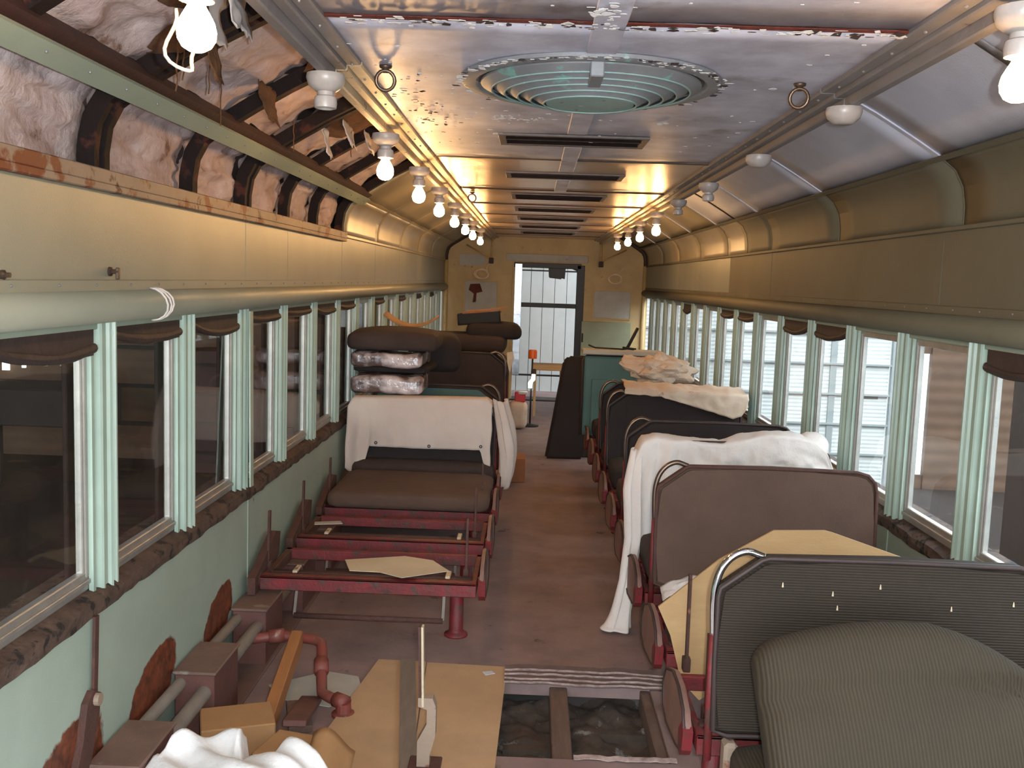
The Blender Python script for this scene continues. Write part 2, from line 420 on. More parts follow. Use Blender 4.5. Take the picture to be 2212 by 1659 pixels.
# ------------------------------------------------------------------ structure of the railway coach
Y0, Y1 = -1.3, 13.4
CX = 0.16                       # centre line of the coach; the camera stands left of it
XL, XR = -1.22, 1.54
ZC = 2.23                       # flat middle of the ceiling
def mx(x): return 2 * CX - x
PITCH = 0.672
COVE = [(-1.22, 1.90), (-1.219, 1.97), (-1.207, 2.04), (-1.175, 2.098), (-1.12, 2.14), (-1.0, 2.215), (-0.88, 2.285), (-0.75, 2.352), (-0.60, 2.42)]
def cove_pt(t, off=0.0):
    """t in 0..8 along the cove profile, off outwards"""
    t = max(0.0, min(7.999, t)); i = int(t); f = t - i
    (x0, z0), (x1, z1) = COVE[i], COVE[i + 1]
    nx, nzv = -(z1 - z0), (x1 - x0); l = math.hypot(nx, nzv)
    return lerp(x0, x1, f) + nx / l * off, lerp(z0, z1, f) + nzv / l * off

# --- floor with a hole where the linoleum and boards have been taken up
floor = struct('floor')
HX0, HX1, HY0, HY1 = -0.34, 0.54, 3.10, 3.86
for (lo, hi) in (((XL - .05, Y0, -.05), (XR + .05, HY0 - .3, 0)), ((XL - .05, HY1, -.05), (XR + .05, Y1 + 1.2, 0)),
                 ((XL - .05, HY0 - .3, -.05), (HX0, HY1, 0)), ((HX1, HY0 - .3, -.05), (XR + .05, HY1, 0)), ((HX0, HY0 - .3, -.05), (HX1, HY0 + .13, 0))):
    b = BM(); box(b, lo, hi); obj('lino_sheet', b, MATS['floor_lino'], floor)
b = BM()
sheet(b, 60, 60, lambda u, v: (lerp(HX0 - .1, HX1 + .1, u), lerp(HY0 - .2, HY1 + .1, v), -.115 + .035 * fbm(u * 7, v * 7, 1.3) + .025 * nz(u * 18, v * 18) + .03 * math.exp(-((u - .15) / .2) ** 2)))
o = obj('subfloor_rubble', b, MATS['subfloor'], floor, True); o['kind'] = 'stuff'
b = BM(); box(b, (HX0 - .12, HY0 - .3, -.3), (HX1 + .12, HY1 + .12, -.25)); obj('belly_plate', b, MATS['roof_dark'], floor)
for x0, x1 in ((.128, .20), (-.16, -.10), (.50, .54)):
    b = BM(); bbox(b, (x0, HY0 - .25, -.10), (x1, HY1 + .02, -.012), .004); obj('joist', b, MATS['joist_wood'], floor)
for k, (yy, x0, x1, mt) in enumerate(((3.30, .22, .50, 'subfloor'), (3.46, -.05, .12, 'subfloor'), (3.62, .22, .5, 'subfloor'))):
    b = BM(); box(b, (x0, yy, -.16), (x1, yy + .045, -.09)); obj('blocking', b, MATS[mt], floor)
def torn(y, z, amp, seed, x0=-.06, x1=.62, wd=.03):
    b = BM()
    def f(u, v):
        x = lerp(x0, x1, u); e = amp * .55 * fbm(x * 5, seed, 0) + .005 * nz(x * 30, seed)
        return (x, y + e + wd * v, z + .004 * v + .005 * nz(x * 9, seed + 3) + .005)
    sheet(b, 70, 3, f); return b
for k, (yy, z) in enumerate(((3.835, .002), (3.868, .005), (3.905, .008), (3.945, .011))):
    o = obj('torn_layer', torn(yy, z, .028, 3.1 * k + 1, wd=.045 if k < 3 else .06), MATS['torn_lino'], floor); thick(o, .004, 1)
    o = obj('torn_edge', torn(yy - .004, z + .005, .028, 3.1 * k + 1, wd=.007), MATS['torn_edge'], floor); thick(o, .004, 1)
o = obj('torn_edge', torn(HY0 + .12, .004, .025, 9.0, .2, .56, .02), MATS['torn_edge'], floor); thick(o, .005, 1)
o = obj('torn_edge', torn(HY0 + .10, -.02, .03, 12.0, -.1, .12, .012), MATS['torn_edge'], floor); thick(o, .005, 1)

# --- side walls
def post_mesh():
    prof = [(-.085, 0), (-.085, .022), (-.066, .022), (-.061, .004), (-.047, .004), (-.043, .036), (-.036, .044), (-.026, .044), (-.020, .032), (.012, .032),
            (.018, .046), (.027, .052), (.036, .046), (.040, .030), (.058, .030), (.064, .048), (.074, .048), (.078, .012), (.085, .012), (.085, 0)]
    b = BM(); prism(b, [(p * .62, y * .84, 0) for (y, p) in prof], (0, 0, .80))
    bmesh.ops.recalc_face_normals(b, faces=b.faces)
    me = bpy.data.meshes.new('window_post'); b.to_mesh(me); b.free(); me.materials.append(MATS['mint_trim']); return me
POST = post_mesh()

def build_wall(side):
    s = 1 if side == 'left' else -1
    X = (lambda x: x) if s == 1 else mx
    wall = struct('wall_' + side)
    post0 = 2.78 if s == 1 else 3.40
    def bx(name, x0, x1, y0, y1, z0, z1, m, bev=0.003):
        b = BM(); a, c = sorted((X(x0), X(x1)))
        bbox(b, (a, y0, z0), (c, y1, z1), bev); return obj(name, b, MATS[m], wall)
    # lower panels with seam strips
    cuts = [Y0, 1.5, 4.18, 6.87, 9.56, Y1] if s == 1 else [Y0, 1.4, 4.07, 6.76, 9.45, Y1]
    for a, c in zip(cuts, cuts[1:]):
        bx('lower_panel', -1.22, -1.27, a + .002, c - .002, 0, .69, 'lower_wall_paint' if s == 1 else 'green_paint')
    for c in cuts[1:-1]: bx('seam_strip', -1.216, -1.222, c - .012, c + .012, .0, .66, 'green_paint', .002)
    # worn sill
    b = BM()
    prof = [(-1.213, .655), (-1.209, .675), (-1.212, .700), (-1.235, .712), (-1.27, .722), (-1.33, .742), (-1.37, .744), (-1.37, .66)]
    nyy = 300
    def f(u, v):
        k = min(int(v * 7 + .001), 7); x, z = prof[k]; y = lerp(Y0, Y1, u)
        w = 1.0 if k < 5 else .2
        return (X(x + .006 * fbm(y * 9, k * .7, 2) * w), y, z + w * (.010 * fbm(y * 7, k * 1.3, 5) + .004 * nz(y * 40, k)))
    sheet(b, nyy, 7, f); obj('window_sill', b, MATS['rotten_sill'], wall)
    # header with half-round moulding and its flange
    bx('window_header', -1.235, -1.33, Y0, Y1, 1.47, 1.52, 'green_paint')
    b = BM(); pts = []
    for k in range(11):
        a = math.pi * (k / 10.0) - math.pi / 2
        pts.append((X(-1.215 + .052 * math.cos(a)), Y0, 1.535 + .046 * math.sin(a)))
    pts += [(X(-1.24), Y0, 1.581), (X(-1.24), Y0, 1.489)]
    prism(b, pts, (0, Y1 - Y0, 0)); obj('belt_moulding', b, MATS['letterboard_paint' if s == 1 else 'right_wall_shaded'], wall, True).data.polygons[0].use_smooth = False
    bx('moulding_flange', -1.213, -1.24, Y0, Y1, 1.578, 1.612, 'letterboard_paint' if s == 1 else 'right_wall_shaded')
    sb = BM(); bmesh.ops.create_icosphere(sb, subdivisions=1, radius=.0045)
    scr = bpy.data.meshes.new('screw'); sb.to_mesh(scr); sb.free(); scr.materials.append(MATS['gray_trim'])
    for k in range(44):
        o = link('screw', scr, None, wall); o.location = (X(-1.213), 0.9 + k * .224 + .02 * random.random(), 1.597)
    # letterboard panels
    cuts = [Y0, 1.5, 4.12, 4.83, 6.2, 7.5, 8.85, 10.2, 11.5, Y1] if s == 1 else [Y0, 1.0, 3.73, 6.38, 7.72, 9.1, 10.4, 11.7, Y1]
    for a, c in zip(cuts, cuts[1:]):
        bx('letterboard_panel', -1.22, -1.26, a + .0025, c - .0025, 1.60, 1.90, 'letterboard_paint' if (s == 1 or a > 7.0) else 'right_wall_shaded', .0015)  # far right panels go lighter: bulb glow put into the colour
    bx('backing_plate', -1.255, -1.285, Y0, Y1, 1.585, 1.91, 'roof_dark')
    # window posts and windows
    n0, n1 = -6, (16 if s == 1 else 15)
    for k in range(n0, n1):
        o = link('window_post', POST, None, wall); o.location = (X(-1.252), post0 + k * PITCH, .70)
        o.scale = (s, 1, 1)
    return wall, X, s, post0

wall_left, XLf, _, PL0 = build_wall('left')
wall_right, XRf, _, PR0 = build_wall('right')

def window_meshes(s, pane_m):
    X = (lambda x: x * s)
    hw = PITCH / 2 - .06
    out = {}
    def mk(name, m, fn):
        b = BM(); fn(b); bmesh.ops.recalc_face_normals(b, faces=b.faces)
        me = bpy.data.meshes.new(name); b.to_mesh(me); b.free(); me.materials.append(m); out[name] = me
    def bx2(b, x0, x1, y0, y1, z0, z1, bev=.003):
        a, c = sorted((X(x0), X(x1))); bbox(b, (a, y0, z0), (c, y1, z1), bev)
    mk('pane', pane_m, lambda b: box(b, (min(X(-.002), X(.002)), -hw + .02, .045), (max(X(-.002), X(.002)), hw - .02, .71)))
    def stiles(y):
        def fn(b):
            bx2(b, .010, -.012, y - .020, y + .020, .0, .73); bx2(b, .015, .008, y - .009, y + .009, .02, .72, .002)
        return fn
    mk('sash_stile', MATS['sash_metal'], stiles(0))
    mk('bottom_rail', MATS['sash_metal'], lambda b: (bx2(b, .012, -.014, -hw, hw, -.02, .036), bx2(b, .020, .010, -hw, hw, .0, .014, .002)))
    mk('top_rail', MATS['sash_metal'], lambda b: bx2(b, .012, -.016, -hw, hw, .705, .74))
    mk('sash_outer', MATS['dark_iron'], lambda b: (bx2(b, -.035, -.05, -hw - .02, -hw + .03, .0, .74), bx2(b, -.035, -.05, hw - .03, hw + .02, .0, .74)))
    return out, hw
WM = {}
WM[1] = window_meshes(1, PANE_L); WM[-1] = window_meshes(-1, PANE_R)
wcount = 0
def add_window(s, yc, roller):
    global wcount
    wcount += 1
    X = (lambda x: x) if s == 1 else mx
    w_ = struct('window_%d' % wcount, (X(-1.266), yc, .738))
    ms, hw = WM[s]
    link('pane', ms['pane'], None, w_)
    for sg in (-1, 1):
        o = link('sash_stile', ms['sash_stile'], None, w_); o.location = (0, sg * (hw - .02), 0)
    link('bottom_rail', ms['bottom_rail'], None, w_); link('top_rail', ms['top_rail'], None, w_)
    if s == 1: link('storm_sash', ms['sash_outer'], None, w_)
    if roller:
        # rolled, sagging blind in the head of the window
        b = BM(); sd = random.random() * 20
        def f(u, v):
            a = v * 2 * math.pi; y = lerp(-hw - .01, hw + .01, u); r = .012 + .004 * nz(u * 4, v * 3, sd)
            sagz = -roller * (1 - (2 * u - 1) ** 2) * .4 - roller * u * .5
            return (s * (.026 + r * math.cos(a)), y, .715 + sagz * 1.6 + r * math.sin(a) * 1.25)
        sheet(b, 14, 10, f); obj('blind_roll', b, MATS['vent_dark'], w_, True)
        b = BM(); a_, c_ = sorted((s * .012, s * .03))
        prism(b, [(a_, -hw, .735), (a_, hw, .735), (a_, hw, .70 - roller * .9), (a_, 0, .69 - roller * .8), (a_, -hw, .69)], (c_ - a_, 0, 0)); obj('blind_cloth', b, MATS['vent_dark'], w_)
rol_l = {-2: .05, -1: .045, 0: .03, 1: .045, 2: .02, 3: .012, 4: .03, 5: .02}
for k in range(-2, 15): add_window(1, PL0 + (k + .5) * PITCH, rol_l.get(k, 0.015 if k % 2 else 0))
rol_r = {-1: .05, 0: .0, 1: .0, 2: .045, 3: .05, 4: 0, 5: .03, 6: .03, 7: 0, 8: .0, 9: .06}
for k in range(-2, 14): add_window(-1, PR0 + (k + .5) * PITCH, rol_r.get(k, 0.0))

# --- loose things of the left wall top: rust rail, mid rail, ribs, insulation, cove panels
def prof_sweep_panel(t0, t1, y0, y1, off, X, n=8, ny=2, fn=None, th=0):
    b = BM()
    def f(u, v):
        t = lerp(t0, t1, v); y = lerp(y0, y1, u); d = off + (fn(u, v) if fn else 0)
        x, z = cove_pt(t, d); return (X(x), y, z)
    sheet(b, ny, n, f); return b
YB = 6.22                                        # the lining is stripped up to here on the left
b = BM(); bbox(b, (-1.255, Y0, 1.858), (-1.196, YB + .02, 1.880), .003); bbox(b, (-1.212, Y0, 1.878), (-1.196, YB + .02, 1.918), .003)
obj('rusty_rail', b, MATS['rusty_paint'], wall_left)
b = BM(); bbox(b, (-1.222, YB + .02, 1.885), (-1.206, Y1, 1.905), .003); obj('cornice_strip', b, MATS['cove_paint'], wall_left)
b = BM()
d = Vector((.12, 0, .075)).normalized(); pn = Vector((-d.z, 0, d.x))
def rail(b, y0, y1, cx_, cz_, wd, th):
    c = Vector((cx_, 0, cz_)); q = [c + d * (-wd / 2) + pn * 0, c + d * (wd / 2) + pn * 0, c + d * (wd / 2) - pn * th, c + d * (-wd / 2) - pn * th]
    prism(b, [(p.x, y0, p.z) for p in q], (0, y1 - y0, 0))
rail(b, Y0, YB + .05, -1.090, 2.118, .062, .012); obj('mid_rail', b, MATS['green_paint'], wall_left)
b = BM(); rail(b, YB + .05, Y1, -1.112, 2.138, .022, .008); obj('mid_rail', b, MATS['cove_paint'], wall_left)
for k in range(26):
    o = link('rivet', bpy.data.meshes['screw'], None, wall_left); o.location = (-1.088 + .010, .9 + k * .21, 2.110)
b = BM(); rail(b, Y0, YB + .1, -1.092, 2.178, .045, .035); obj('roof_purlin', b, MATS['red_oxide'], wall_left)
def rib(yc, wd, dep=.045, m='dark_iron'):
    b = BM(); prev = None
    ts = [i * .5 for i in range(17)]
    for t in ts:
        ring = []
        for (dy, of) in ((-wd / 2, -.004), (wd / 2, -.004), (wd / 2, dep), (-wd / 2, dep)):
            x, z = cove_pt(t, of); ring.append(b.verts.new((x, yc + dy, z)))
        if prev:
            for k in range(4): b.faces.new((prev[k], prev[(k + 1) % 4], ring[(k + 1) % 4], ring[k]))
        else: b.faces.new(ring)
        prev = ring
    b.faces.new(prev[::-1]); return obj('roof_rib', b, MATS[m], wall_left)
RIBS = [0.72, 1.40, 2.08, 2.74, 3.49, 4.14, 4.82, 5.46, 6.19]
for i, y in enumerate(RIBS):
    if i in (1, 3, 5): rib(y - .035, .030); rib(y + .032, .034)
    else: rib(y, .05, m='dark_iron' if i % 2 else 'dark_iron')
bays = [Y0] + RIBS
for i, (a, c) in enumerate(zip(bays, bays[1:])):
    for (t0, t1, sd) in ((-.0, 4.2, 0), (4.3, 8, 7)):
        seed = i * 3.7 + sd
        def fn(u, v, seed=seed):
            e = (1 - (2 * u - 1) ** 6) * .018
            w_ = .026 * fbm(u * 3 + seed, v * 4, seed, 5) + .024 * abs(nz(u * 2.5 + v * 3 + seed, v * 7 - u * 2, seed))
            q = .006 * abs(math.sin(v * 9.4 + seed))
            return -e * .6 + w_ + q + (.05 if v > .93 else 0) * 0
        b = prof_sweep_panel(t0, t1, a, c, .055, lambda x: x, 34, 30 if c > 1.5 else 6, fn)
        obj('insulation_batt', b, MATS['insulation'], wall_left, True)
# torn scraps of facing and brown wool hanging out of the stripped bays
def scrap(y, t, wy, wz, m, drop, seed, name='insulation_scrap', curl=.05):
    b = BM()
    def f(u, v):
        x, z = cove_pt(t, .02)
        jag = .25 * nz(u * 5, seed) if v > .9 else 0
        return (x + .015 + curl * .5 * v * v + .014 * nz(u * 4, v * 4, seed), y + (u - .5) * wy * 1.5 * (1 - .35 * v + .3 * nz(v * 3, seed)), z - drop * v * (1 + jag) + .008 * nz(u * 6, v * 5, seed + 2))
    sheet(b, 9, 9, f); o = obj(name, b, MATS[m], wall_left, True); thick(o, .003); return o
scrap(2.32, 6.6, .22, .1, 'torn_foil', .16, 1.0); scrap(2.18, 6.8, .14, .1, 'insulation_brown', .17, 2.0)
scrap(2.45, 6.9, .13, .1, 'torn_foil', .13, 3.0); scrap(2.62, 6.0, .08, .1, 'insulation_brown', .16, 4.0)
scrap(4.40, 6.2, .16, .1, 'torn_foil', .10, 5.0); scrap(4.28, 5.6, .07, .1, 'torn_foil', .12, 6.0)
scrap(3.35, 5.6, .14, .1, 'insulation_brown', .12, 7.0); scrap(4.75, 6.4, .12, .1, 'torn_foil', .09, 8.0)
scrap(5.55, 7.4, .1, .1, 'torn_foil', .14, 8.5); scrap(5.9, 7.6, .12, .1, 'torn_foil', .12, 9.5); scrap(6.1, 7.6, .1, .1, 'peeling_cream', .11, 10.5)
def wool(y, t, ry, rt, seed):
    b = BM()
    def f(u, v):
        a = u * 2 * math.pi; r = v
        dt, dy = math.sin(a) * r * rt, math.cos(a) * r * ry
        x, z = cove_pt(t + dt, .035 - .03 * (1 - v * v) + .02 * fbm(dt * 3 + seed, dy * 12, seed)); return (x, y + dy, z)
    sheet(b, 16, 6, f); return obj('bare_wool', b, MATS['insulation_brown'], wall_left, True)
wool(2.72, 5.4, .14, .8, 1); wool(4.52, 6.4, .22, 1.0, 2); wool(3.55, 7.0, .16, .6, 3); wool(2.05, 1.2, .14, 1.0, 4); wool(2.42, 6.2, .14, .5, 5); wool(5.0, 7.3, .25, .5, 6)
for (y, t, l) in ((2.50, 5.6, .18), (2.58, 5.5, .13), (3.0, 5.2, .16), (2.75, 5.6, .14), (4.45, 6.2, .14), (3.9, 5.2, .12)):
    b = BM(); x, z = cove_pt(t, .02)
    tube(b, [(x + .02 + .01 * nz(k, y), y + .012 * nz(k * .8, y, 3), z - l * k / 6) for k in range(7)], .0022, 5); obj('loose_thread', b, MATS['insulation_brown'], wall_left)
# cove lining still in place
yl = [YB, 7.5, 8.85, 10.2, 11.5, Y1]
for a, c in zip(yl, yl[1:]):
    for t0, t1 in ((0, 3.95), (4.05, 8)):
        b = prof_sweep_panel(t0, t1, a + .003, c - .003, 0, lambda x: x, 8, 10, lambda u, v: .003 * math.sin(u * 12))
        thick(obj('cove_panel', b, MATS['cove_paint'], wall_left, True), .01)
yr = [Y0, 0.8, 2.15, 3.576, 5.007, 6.41, 7.13, 7.83, 9.1, 10.4, 11.7, Y1]
for i, (a, c) in enumerate(zip(yr, yr[1:])):
    b = prof_sweep_panel(0, 3.95, a + .002, c - .002, 0, mx, 8, 6); thick(obj('cove_panel', b, MATS['right_wall_shaded' if c < 7.5 else 'cove_paint'], wall_right, True), .01, 1)  # far panels change colour to carry the warm bulb light
    b = prof_sweep_panel(4.05, 8, a + .004, c - .004, 0, mx, 6, 8, lambda u, v: .002 * math.sin(u * 9)); thick(obj('cove_panel', b, MATS['silver_panel' if c < 8 else 'cove_paint'], wall_right, True), .01, 1)  # far upper panels get the warm tone too, as painted bulb light
    b = prof_sweep_panel(0, 4.0, c - .004, c + .004, -.003, mx, 8, 1); thick(obj('cover_strip', b, MATS['right_wall_shaded'], wall_right), .006, 1)
    b = prof_sweep_panel(4.0, 8, c - .016, c + .016, -.004, mx, 6, 1); thick(obj('cover_strip', b, MATS['silver_panel' if i not in (5, ) else 'dark_iron'], wall_right), .006, 1)
b = BM(); rail(b, Y0, Y1, -1.112, 2.136, .020, .008)
for v in b.verts: v.co.x = mx(v.co.x)
obj('mid_rail', b, MATS['right_wall_shaded'], wall_right)
b = BM(); bbox(b, (mx(-1.206), Y0, 1.885), (mx(-1.222), Y1, 1.903), .003); obj('cornice_strip', b, MATS['right_wall_shaded'], wall_right)
# dents and lifted seam on the near silver panel
for (y0_, y1_, t0) in ((2.62, 2.66, 5.0), (2.28, 2.32, 5.6)):
    b = prof_sweep_panel(t0, t0 + 1.6, y0_, y1_, -.006, mx, 6, 2, lambda u, v: -.006 * math.sin(v * 3.1)); thick(obj('lifted_edge', b, MATS['gray_trim'], wall_right, True), .004, 1)
# outer roof shell
b = BM()
arc = [(-1.29, 1.88)] + [cove_pt(t, .11) for t in (0, 1, 2, 3, 4, 5, 6, 7, 7.99)] + [(-.35, 2.56), (CX, 2.62)]
arc = arc + [(mx(x), z) for (x, z) in arc[-2::-1]]
def f(u, v):
    k = round(v * (len(arc) - 1)); return (arc[k][0], lerp(Y0, Y1 + .1, u), arc[k][1])
sheet(b, 1, len(arc) - 1, f)

# --- ceiling
ceiling = struct('ceiling')
thick(obj('roof_shell', b, MATS['roof_dark'], ceiling, True), .02)
EL, ER = -.545, mx(-.545)
cy = [Y0, 2.25, 4.72, 6.3, 7.5, 8.7, 9.9, 11.1, 12.3, Y1]
for i, (a, c) in enumerate(zip(cy, cy[1:])):
    b = BM(); sd = i * 2.3
    sheet(b, 20, 16, lambda u, v: (lerp(EL, ER, v), lerp(a + .004, c - .004, u), ZC + .004 * nz(u * 3 + sd, v * 4) + (.006 * abs(2 * u - 1) ** 8 if i > 1 else 0)))
    thick(obj('ceiling_panel', b, MATS['silver_paint' if i < 2 else 'silver_far_lit'], ceiling, True), .012, 1)
for (a, c) in ((Y0, 2.52), (3.25, 3.88), (4.25, 5.2), (5.6, 6.3)):
    b = BM(); bbox(b, (.112, a, ZC - .007), (.188, c, ZC + .003), .002); obj('centre_batten', b, MATS['silver_paint'], ceiling)
for y in cy[1:-1]:
    b = BM()
    sheet(b, 50, 2, lambda u, v: (lerp(EL + .03, ER - .03, u), y - .012 + v * (.022 + .012 * nz(u * 9, y)), ZC - .004 - .003 * math.sin(v * 3.14)))
    thick(obj('seam_strip', b, MATS['rust_strip' if y < 3 else ('vent_frame' if y < 5 else 'vent_dark')], ceiling), .003, 1)
def flakes(name, m, spots, size, parent=ceiling):
    b = BM()
    for (x, y, z) in spots:
        s_ = size * (.4 + random.random()); a = random.random() * 6.28; n_ = random.choice((4, 5, 6))
        tl = random.uniform(-.5, .5); vs = []
        for k in range(n_):
            t = a + 6.283 * k / n_; r = s_ * random.uniform(.5, 1.1)
            vs.append(b.verts.new((x + r * math.cos(t), y + r * math.sin(t) * .6, z - .0035 + min(.002, r * math.sin(t) * tl * .5))))
        b.faces.new(vs)
    o = obj(name, b, MATS[m], parent); o['kind'] = 'stuff'; thick(o, .0012); return o
R = random.uniform
seam = [(x, 2.25 + random.gauss(0, .014), ZC - .007) for x in [R(EL + .1, ER - .05) for _ in range(150)]]
flakes('paint_flakes', 'flake_white', seam[:105], .013); flakes('paint_flakes', 'flake_dark', seam[105:], .014)
DC = (.145, 2.90)
rim = []
for _ in range(150):
    a = random.gauss(-1.57, 1.15); r = .372 + random.gauss(0, .012); rim.append((DC[0] + r * math.cos(a), DC[1] + r * math.sin(a), ZC - .012))
flakes('paint_flakes', 'flake_white', rim[:90], .012); flakes('paint_flakes', 'flake_dark', rim[90:], .013)
patch = [(random.gauss(-.14, .09), random.gauss(3.55, .035), ZC - .001) for _ in range(40)] + [(-.17 + random.gauss(0, .015), 3.95 + random.gauss(0, .04), ZC - .001) for _ in range(9)] \
      + [(R(EL + .05, ER - .1), R(1.9, 4.4), ZC - .001) for _ in range(90)] + [(random.gauss(.13, .02), random.gauss(2.15, .05), ZC - .008) for _ in range(22)]
flakes('paint_flakes', 'flake_white', patch, .010)
patch = [(random.gauss(-.40, .05), random.gauss(3.5, .35), ZC - .001) for _ in range(60)]
flakes('paint_flakes', 'flake_dark', patch, .008)
flakes('paint_flakes', 'flake_white', [(random.gauss(-.36, .06), random.gauss(3.4, .35), ZC - .001) for _ in range(40)], .007)
# edge trims that carry the lamps
def edge(s, y0, y1, m):
    X = (lambda x: x) if s == 1 else mx
    b = BM()
    for (x0, x1, z0, z1) in ((-.590, -.560, 2.178, 2.30), (-.562, -.530, 2.205, 2.24), (-.532, -.490, 2.218, 2.236)):
        a, c = sorted((X(x0), X(x1))); bbox(b, (a, y0, z0), (c, y1, z1), .004)
    return obj('edge_trim', b, MATS[m], ceiling)
edge(1, Y0, 2.72, 'gray_trim'); edge(1, 2.725, 6.6, 'peeling_cream'); edge(1, 6.605, Y1, 'peeling_cream')  # same trim in three pieces; the cream ones have bulb light in their colour
edge(-1, Y0, 2.9, 'gray_trim'); edge(-1, 2.905, 6.6, 'gray_trim'); edge(-1, 6.605, Y1, 'peeling_cream')
for k in range(30):
    o = link('rivet', bpy.data.meshes['screw'], None, ceiling); o.location = (mx(-.512), .8 + k * .2, 2.217)
    if k < 18:
        o = link('rivet', bpy.data.meshes['screw'], None, ceiling); o.location = (-.512, .9 + k * .2, 2.217)

# --- end wall with its door
wall_end = struct('wall_end')
DX0, DX1, DZ = -.27, .65, 1.88
secL = [(-1.22, 0), (-1.22, 1.9)] + COVE[1:] + [(-.3, 2.45)]
def wallpiece(pts, m='end_wall_paint', name='end_panel'):
    b = BM(); prism(b, [(x, Y1, z) for x, z in pts], (0, .05, 0)); return obj(name, b, MATS[m], wall_end)
wallpiece([(-1.25, 0), (DX0, 0), (DX0, 2.5), (-.6, 2.5), (-1.25, 2.2)])
wallpiece([(DX1, 0), (mx(-1.25), 0), (mx(-1.25), 2.2), (mx(-.6), 2.5), (DX1, 2.5)])
wallpiece([(DX0, DZ), (DX1, DZ), (DX1, 2.5), (DX0, 2.5)])
# rounded corner bead where the cove meets the end wall
for X in ((lambda x: x), mx):
    b = BM(); tube(b, [(X(cove_pt(t, -.015)[0]), Y1 - .02, cove_pt(t, -.015)[1]) for t in [i * .5 for i in range(17)]], .03, 8); obj('corner_bead', b, MATS['vent_dark'], wall_end, True)
    b = BM(); tube(b, [(X(-1.20), Y1 - .02, 0), (X(-1.20), Y1 - .02, 1.9)], .03, 8); obj('corner_bead', b, MATS['end_wall_paint'], wall_end, True)
door = struct('door_1', (0, Y1, 0))
def dpart(name, lo, hi, m, bev=.004):
    b = BM(); bbox(b, lo, hi, bev); return obj(name, b, MATS[m], door)
dpart('jamb', (DX1 - .055, -.02, 0), (DX1 + .05, .10, DZ), 'black_metal')
dpart('jamb', (DX0 - .02, -.015, 0), (DX0 + .02, .10, DZ + .03), 'end_wall_paint')
dpart('lintel', (DX0, -.02, DZ - .05), (DX1, .10, DZ + .02), 'black_metal')
dpart('door_edge', (DX0 + .015, -.03, .35), (DX0 + .115, .05, DZ), 'bright_metal')
dpart('crossbar', (DX0 + .11, .06, 1.29), (DX1 - .05, .12, 1.352), 'black_metal')
dpart('thin_bar', (DX0 + .11, .06, 1.785), (DX1 - .05, .08, 1.805), 'black_metal')
dpart('kick_bar', (DX0 + .02, .5, .295), (DX1 - .05, .53, .32), 'black_metal')
b = BM(); prism(b, [(.20, .0, DZ), (.44, .0, DZ), (.43, .0, 1.69), (.385, .0, 1.70), (.38, .0, 1.685), (.22, .0, 1.70), (.21, .0, 1.72)], (0, .08, 0)); obj('latch_box', b, MATS['black_metal'], door)
b = BM(); prism(b, [(DX0 + .11, .02, DZ), (DX1 - .05, .02, DZ), (DX1 - .05, .02, 1.80), (.50, .02, 1.84), (.16, .02, 1.85), (-.1, .02, 1.835)], (0, .04, 0)); obj('arched_head', b, MATS['black_metal'], door)
dpart('sill_plate', (DX0, -.05, 0), (DX1, .3, .02), 'vent_dark')
b = BM(); tube(b, [(DX1 + .04, -.03, .98), (DX1 + .05, -.06, .95), (DX1 + .05, -.06, .84)], .012, 6); obj('door_handle', b, MATS['black_metal'], door)

# ------------------------------------------------------------------ the shed outside
GZ = -1.45; YW = 15.5
def outer(name, lo, hi, m, parent=None):
    b = BM(); box(b, lo, hi); o = obj(name, b, MATS[m], parent)
    if parent is None: o['kind'] = 'structure'
    return o
outer('floor_shed', (-14, -14, GZ - .1), (16, YW, GZ), 'ground')
outer('floor_yard', (-14, YW, GZ - .1), (30, 60, GZ - .01), 'shed_white')
shed = struct('wall_shed_end', (0, YW, GZ))
def sp(name, lo, hi, m): return outer(name, lo, hi, m, shed)
# plank wall seen through the end door
for k in range(16):
    x = -1.55 + k * .190
    sp('wall_plank', (x, -.02, 0), (x + .182, .03, 3.6), 'shed_white')
sp('plank_backing', (-1.6, .03, 0), (1.6, .06, 3.6), 'shed_seam')
# sectional door to the right of the coach: ribbed panels between rails
z = 0.05
for k in range(8):
    sp('door_section', (1.6, 0, z), (3.30, .04, z + .475), 'shed_rib'); sp('door_section', (3.34, 0, z), (4.76, .04, z + .475), 'shed_rib'); sp('door_section', (4.86, 0, z), (5.70, .04, z + .475), 'shed_rib')
    sp('section_rail', (1.6, -.05, z + .455), (5.75, .0, z + .485), 'shed_steel'); z += .48
sp('door_track', (4.76, -.03, 0), (4.86, .05, 3.9), 'shed_steel'); sp('door_track', (5.72, -.06, 0), (5.80, .05, 3.9), 'shed_steel')
sp('door_track', (3.30, -.02, 0), (3.34, .05, 3.9), 'shed_steel')
b = BM(); box(b, (5.25, -.012, 1.42), (5.55, 0, 1.47)); obj('door_plate', b, MATS['shed_seam'], shed)
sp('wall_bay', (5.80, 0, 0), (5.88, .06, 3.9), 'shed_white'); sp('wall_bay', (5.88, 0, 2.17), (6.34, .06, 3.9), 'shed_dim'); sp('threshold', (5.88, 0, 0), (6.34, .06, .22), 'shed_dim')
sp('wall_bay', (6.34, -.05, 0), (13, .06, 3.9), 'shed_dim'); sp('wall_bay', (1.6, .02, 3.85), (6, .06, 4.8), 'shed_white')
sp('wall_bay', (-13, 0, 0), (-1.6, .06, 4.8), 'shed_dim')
for k in range(6): sp('girt', (-13, -.06, .55 + k * .62), (-1.6, 0, .61 + k * .62), 'dark_wood')
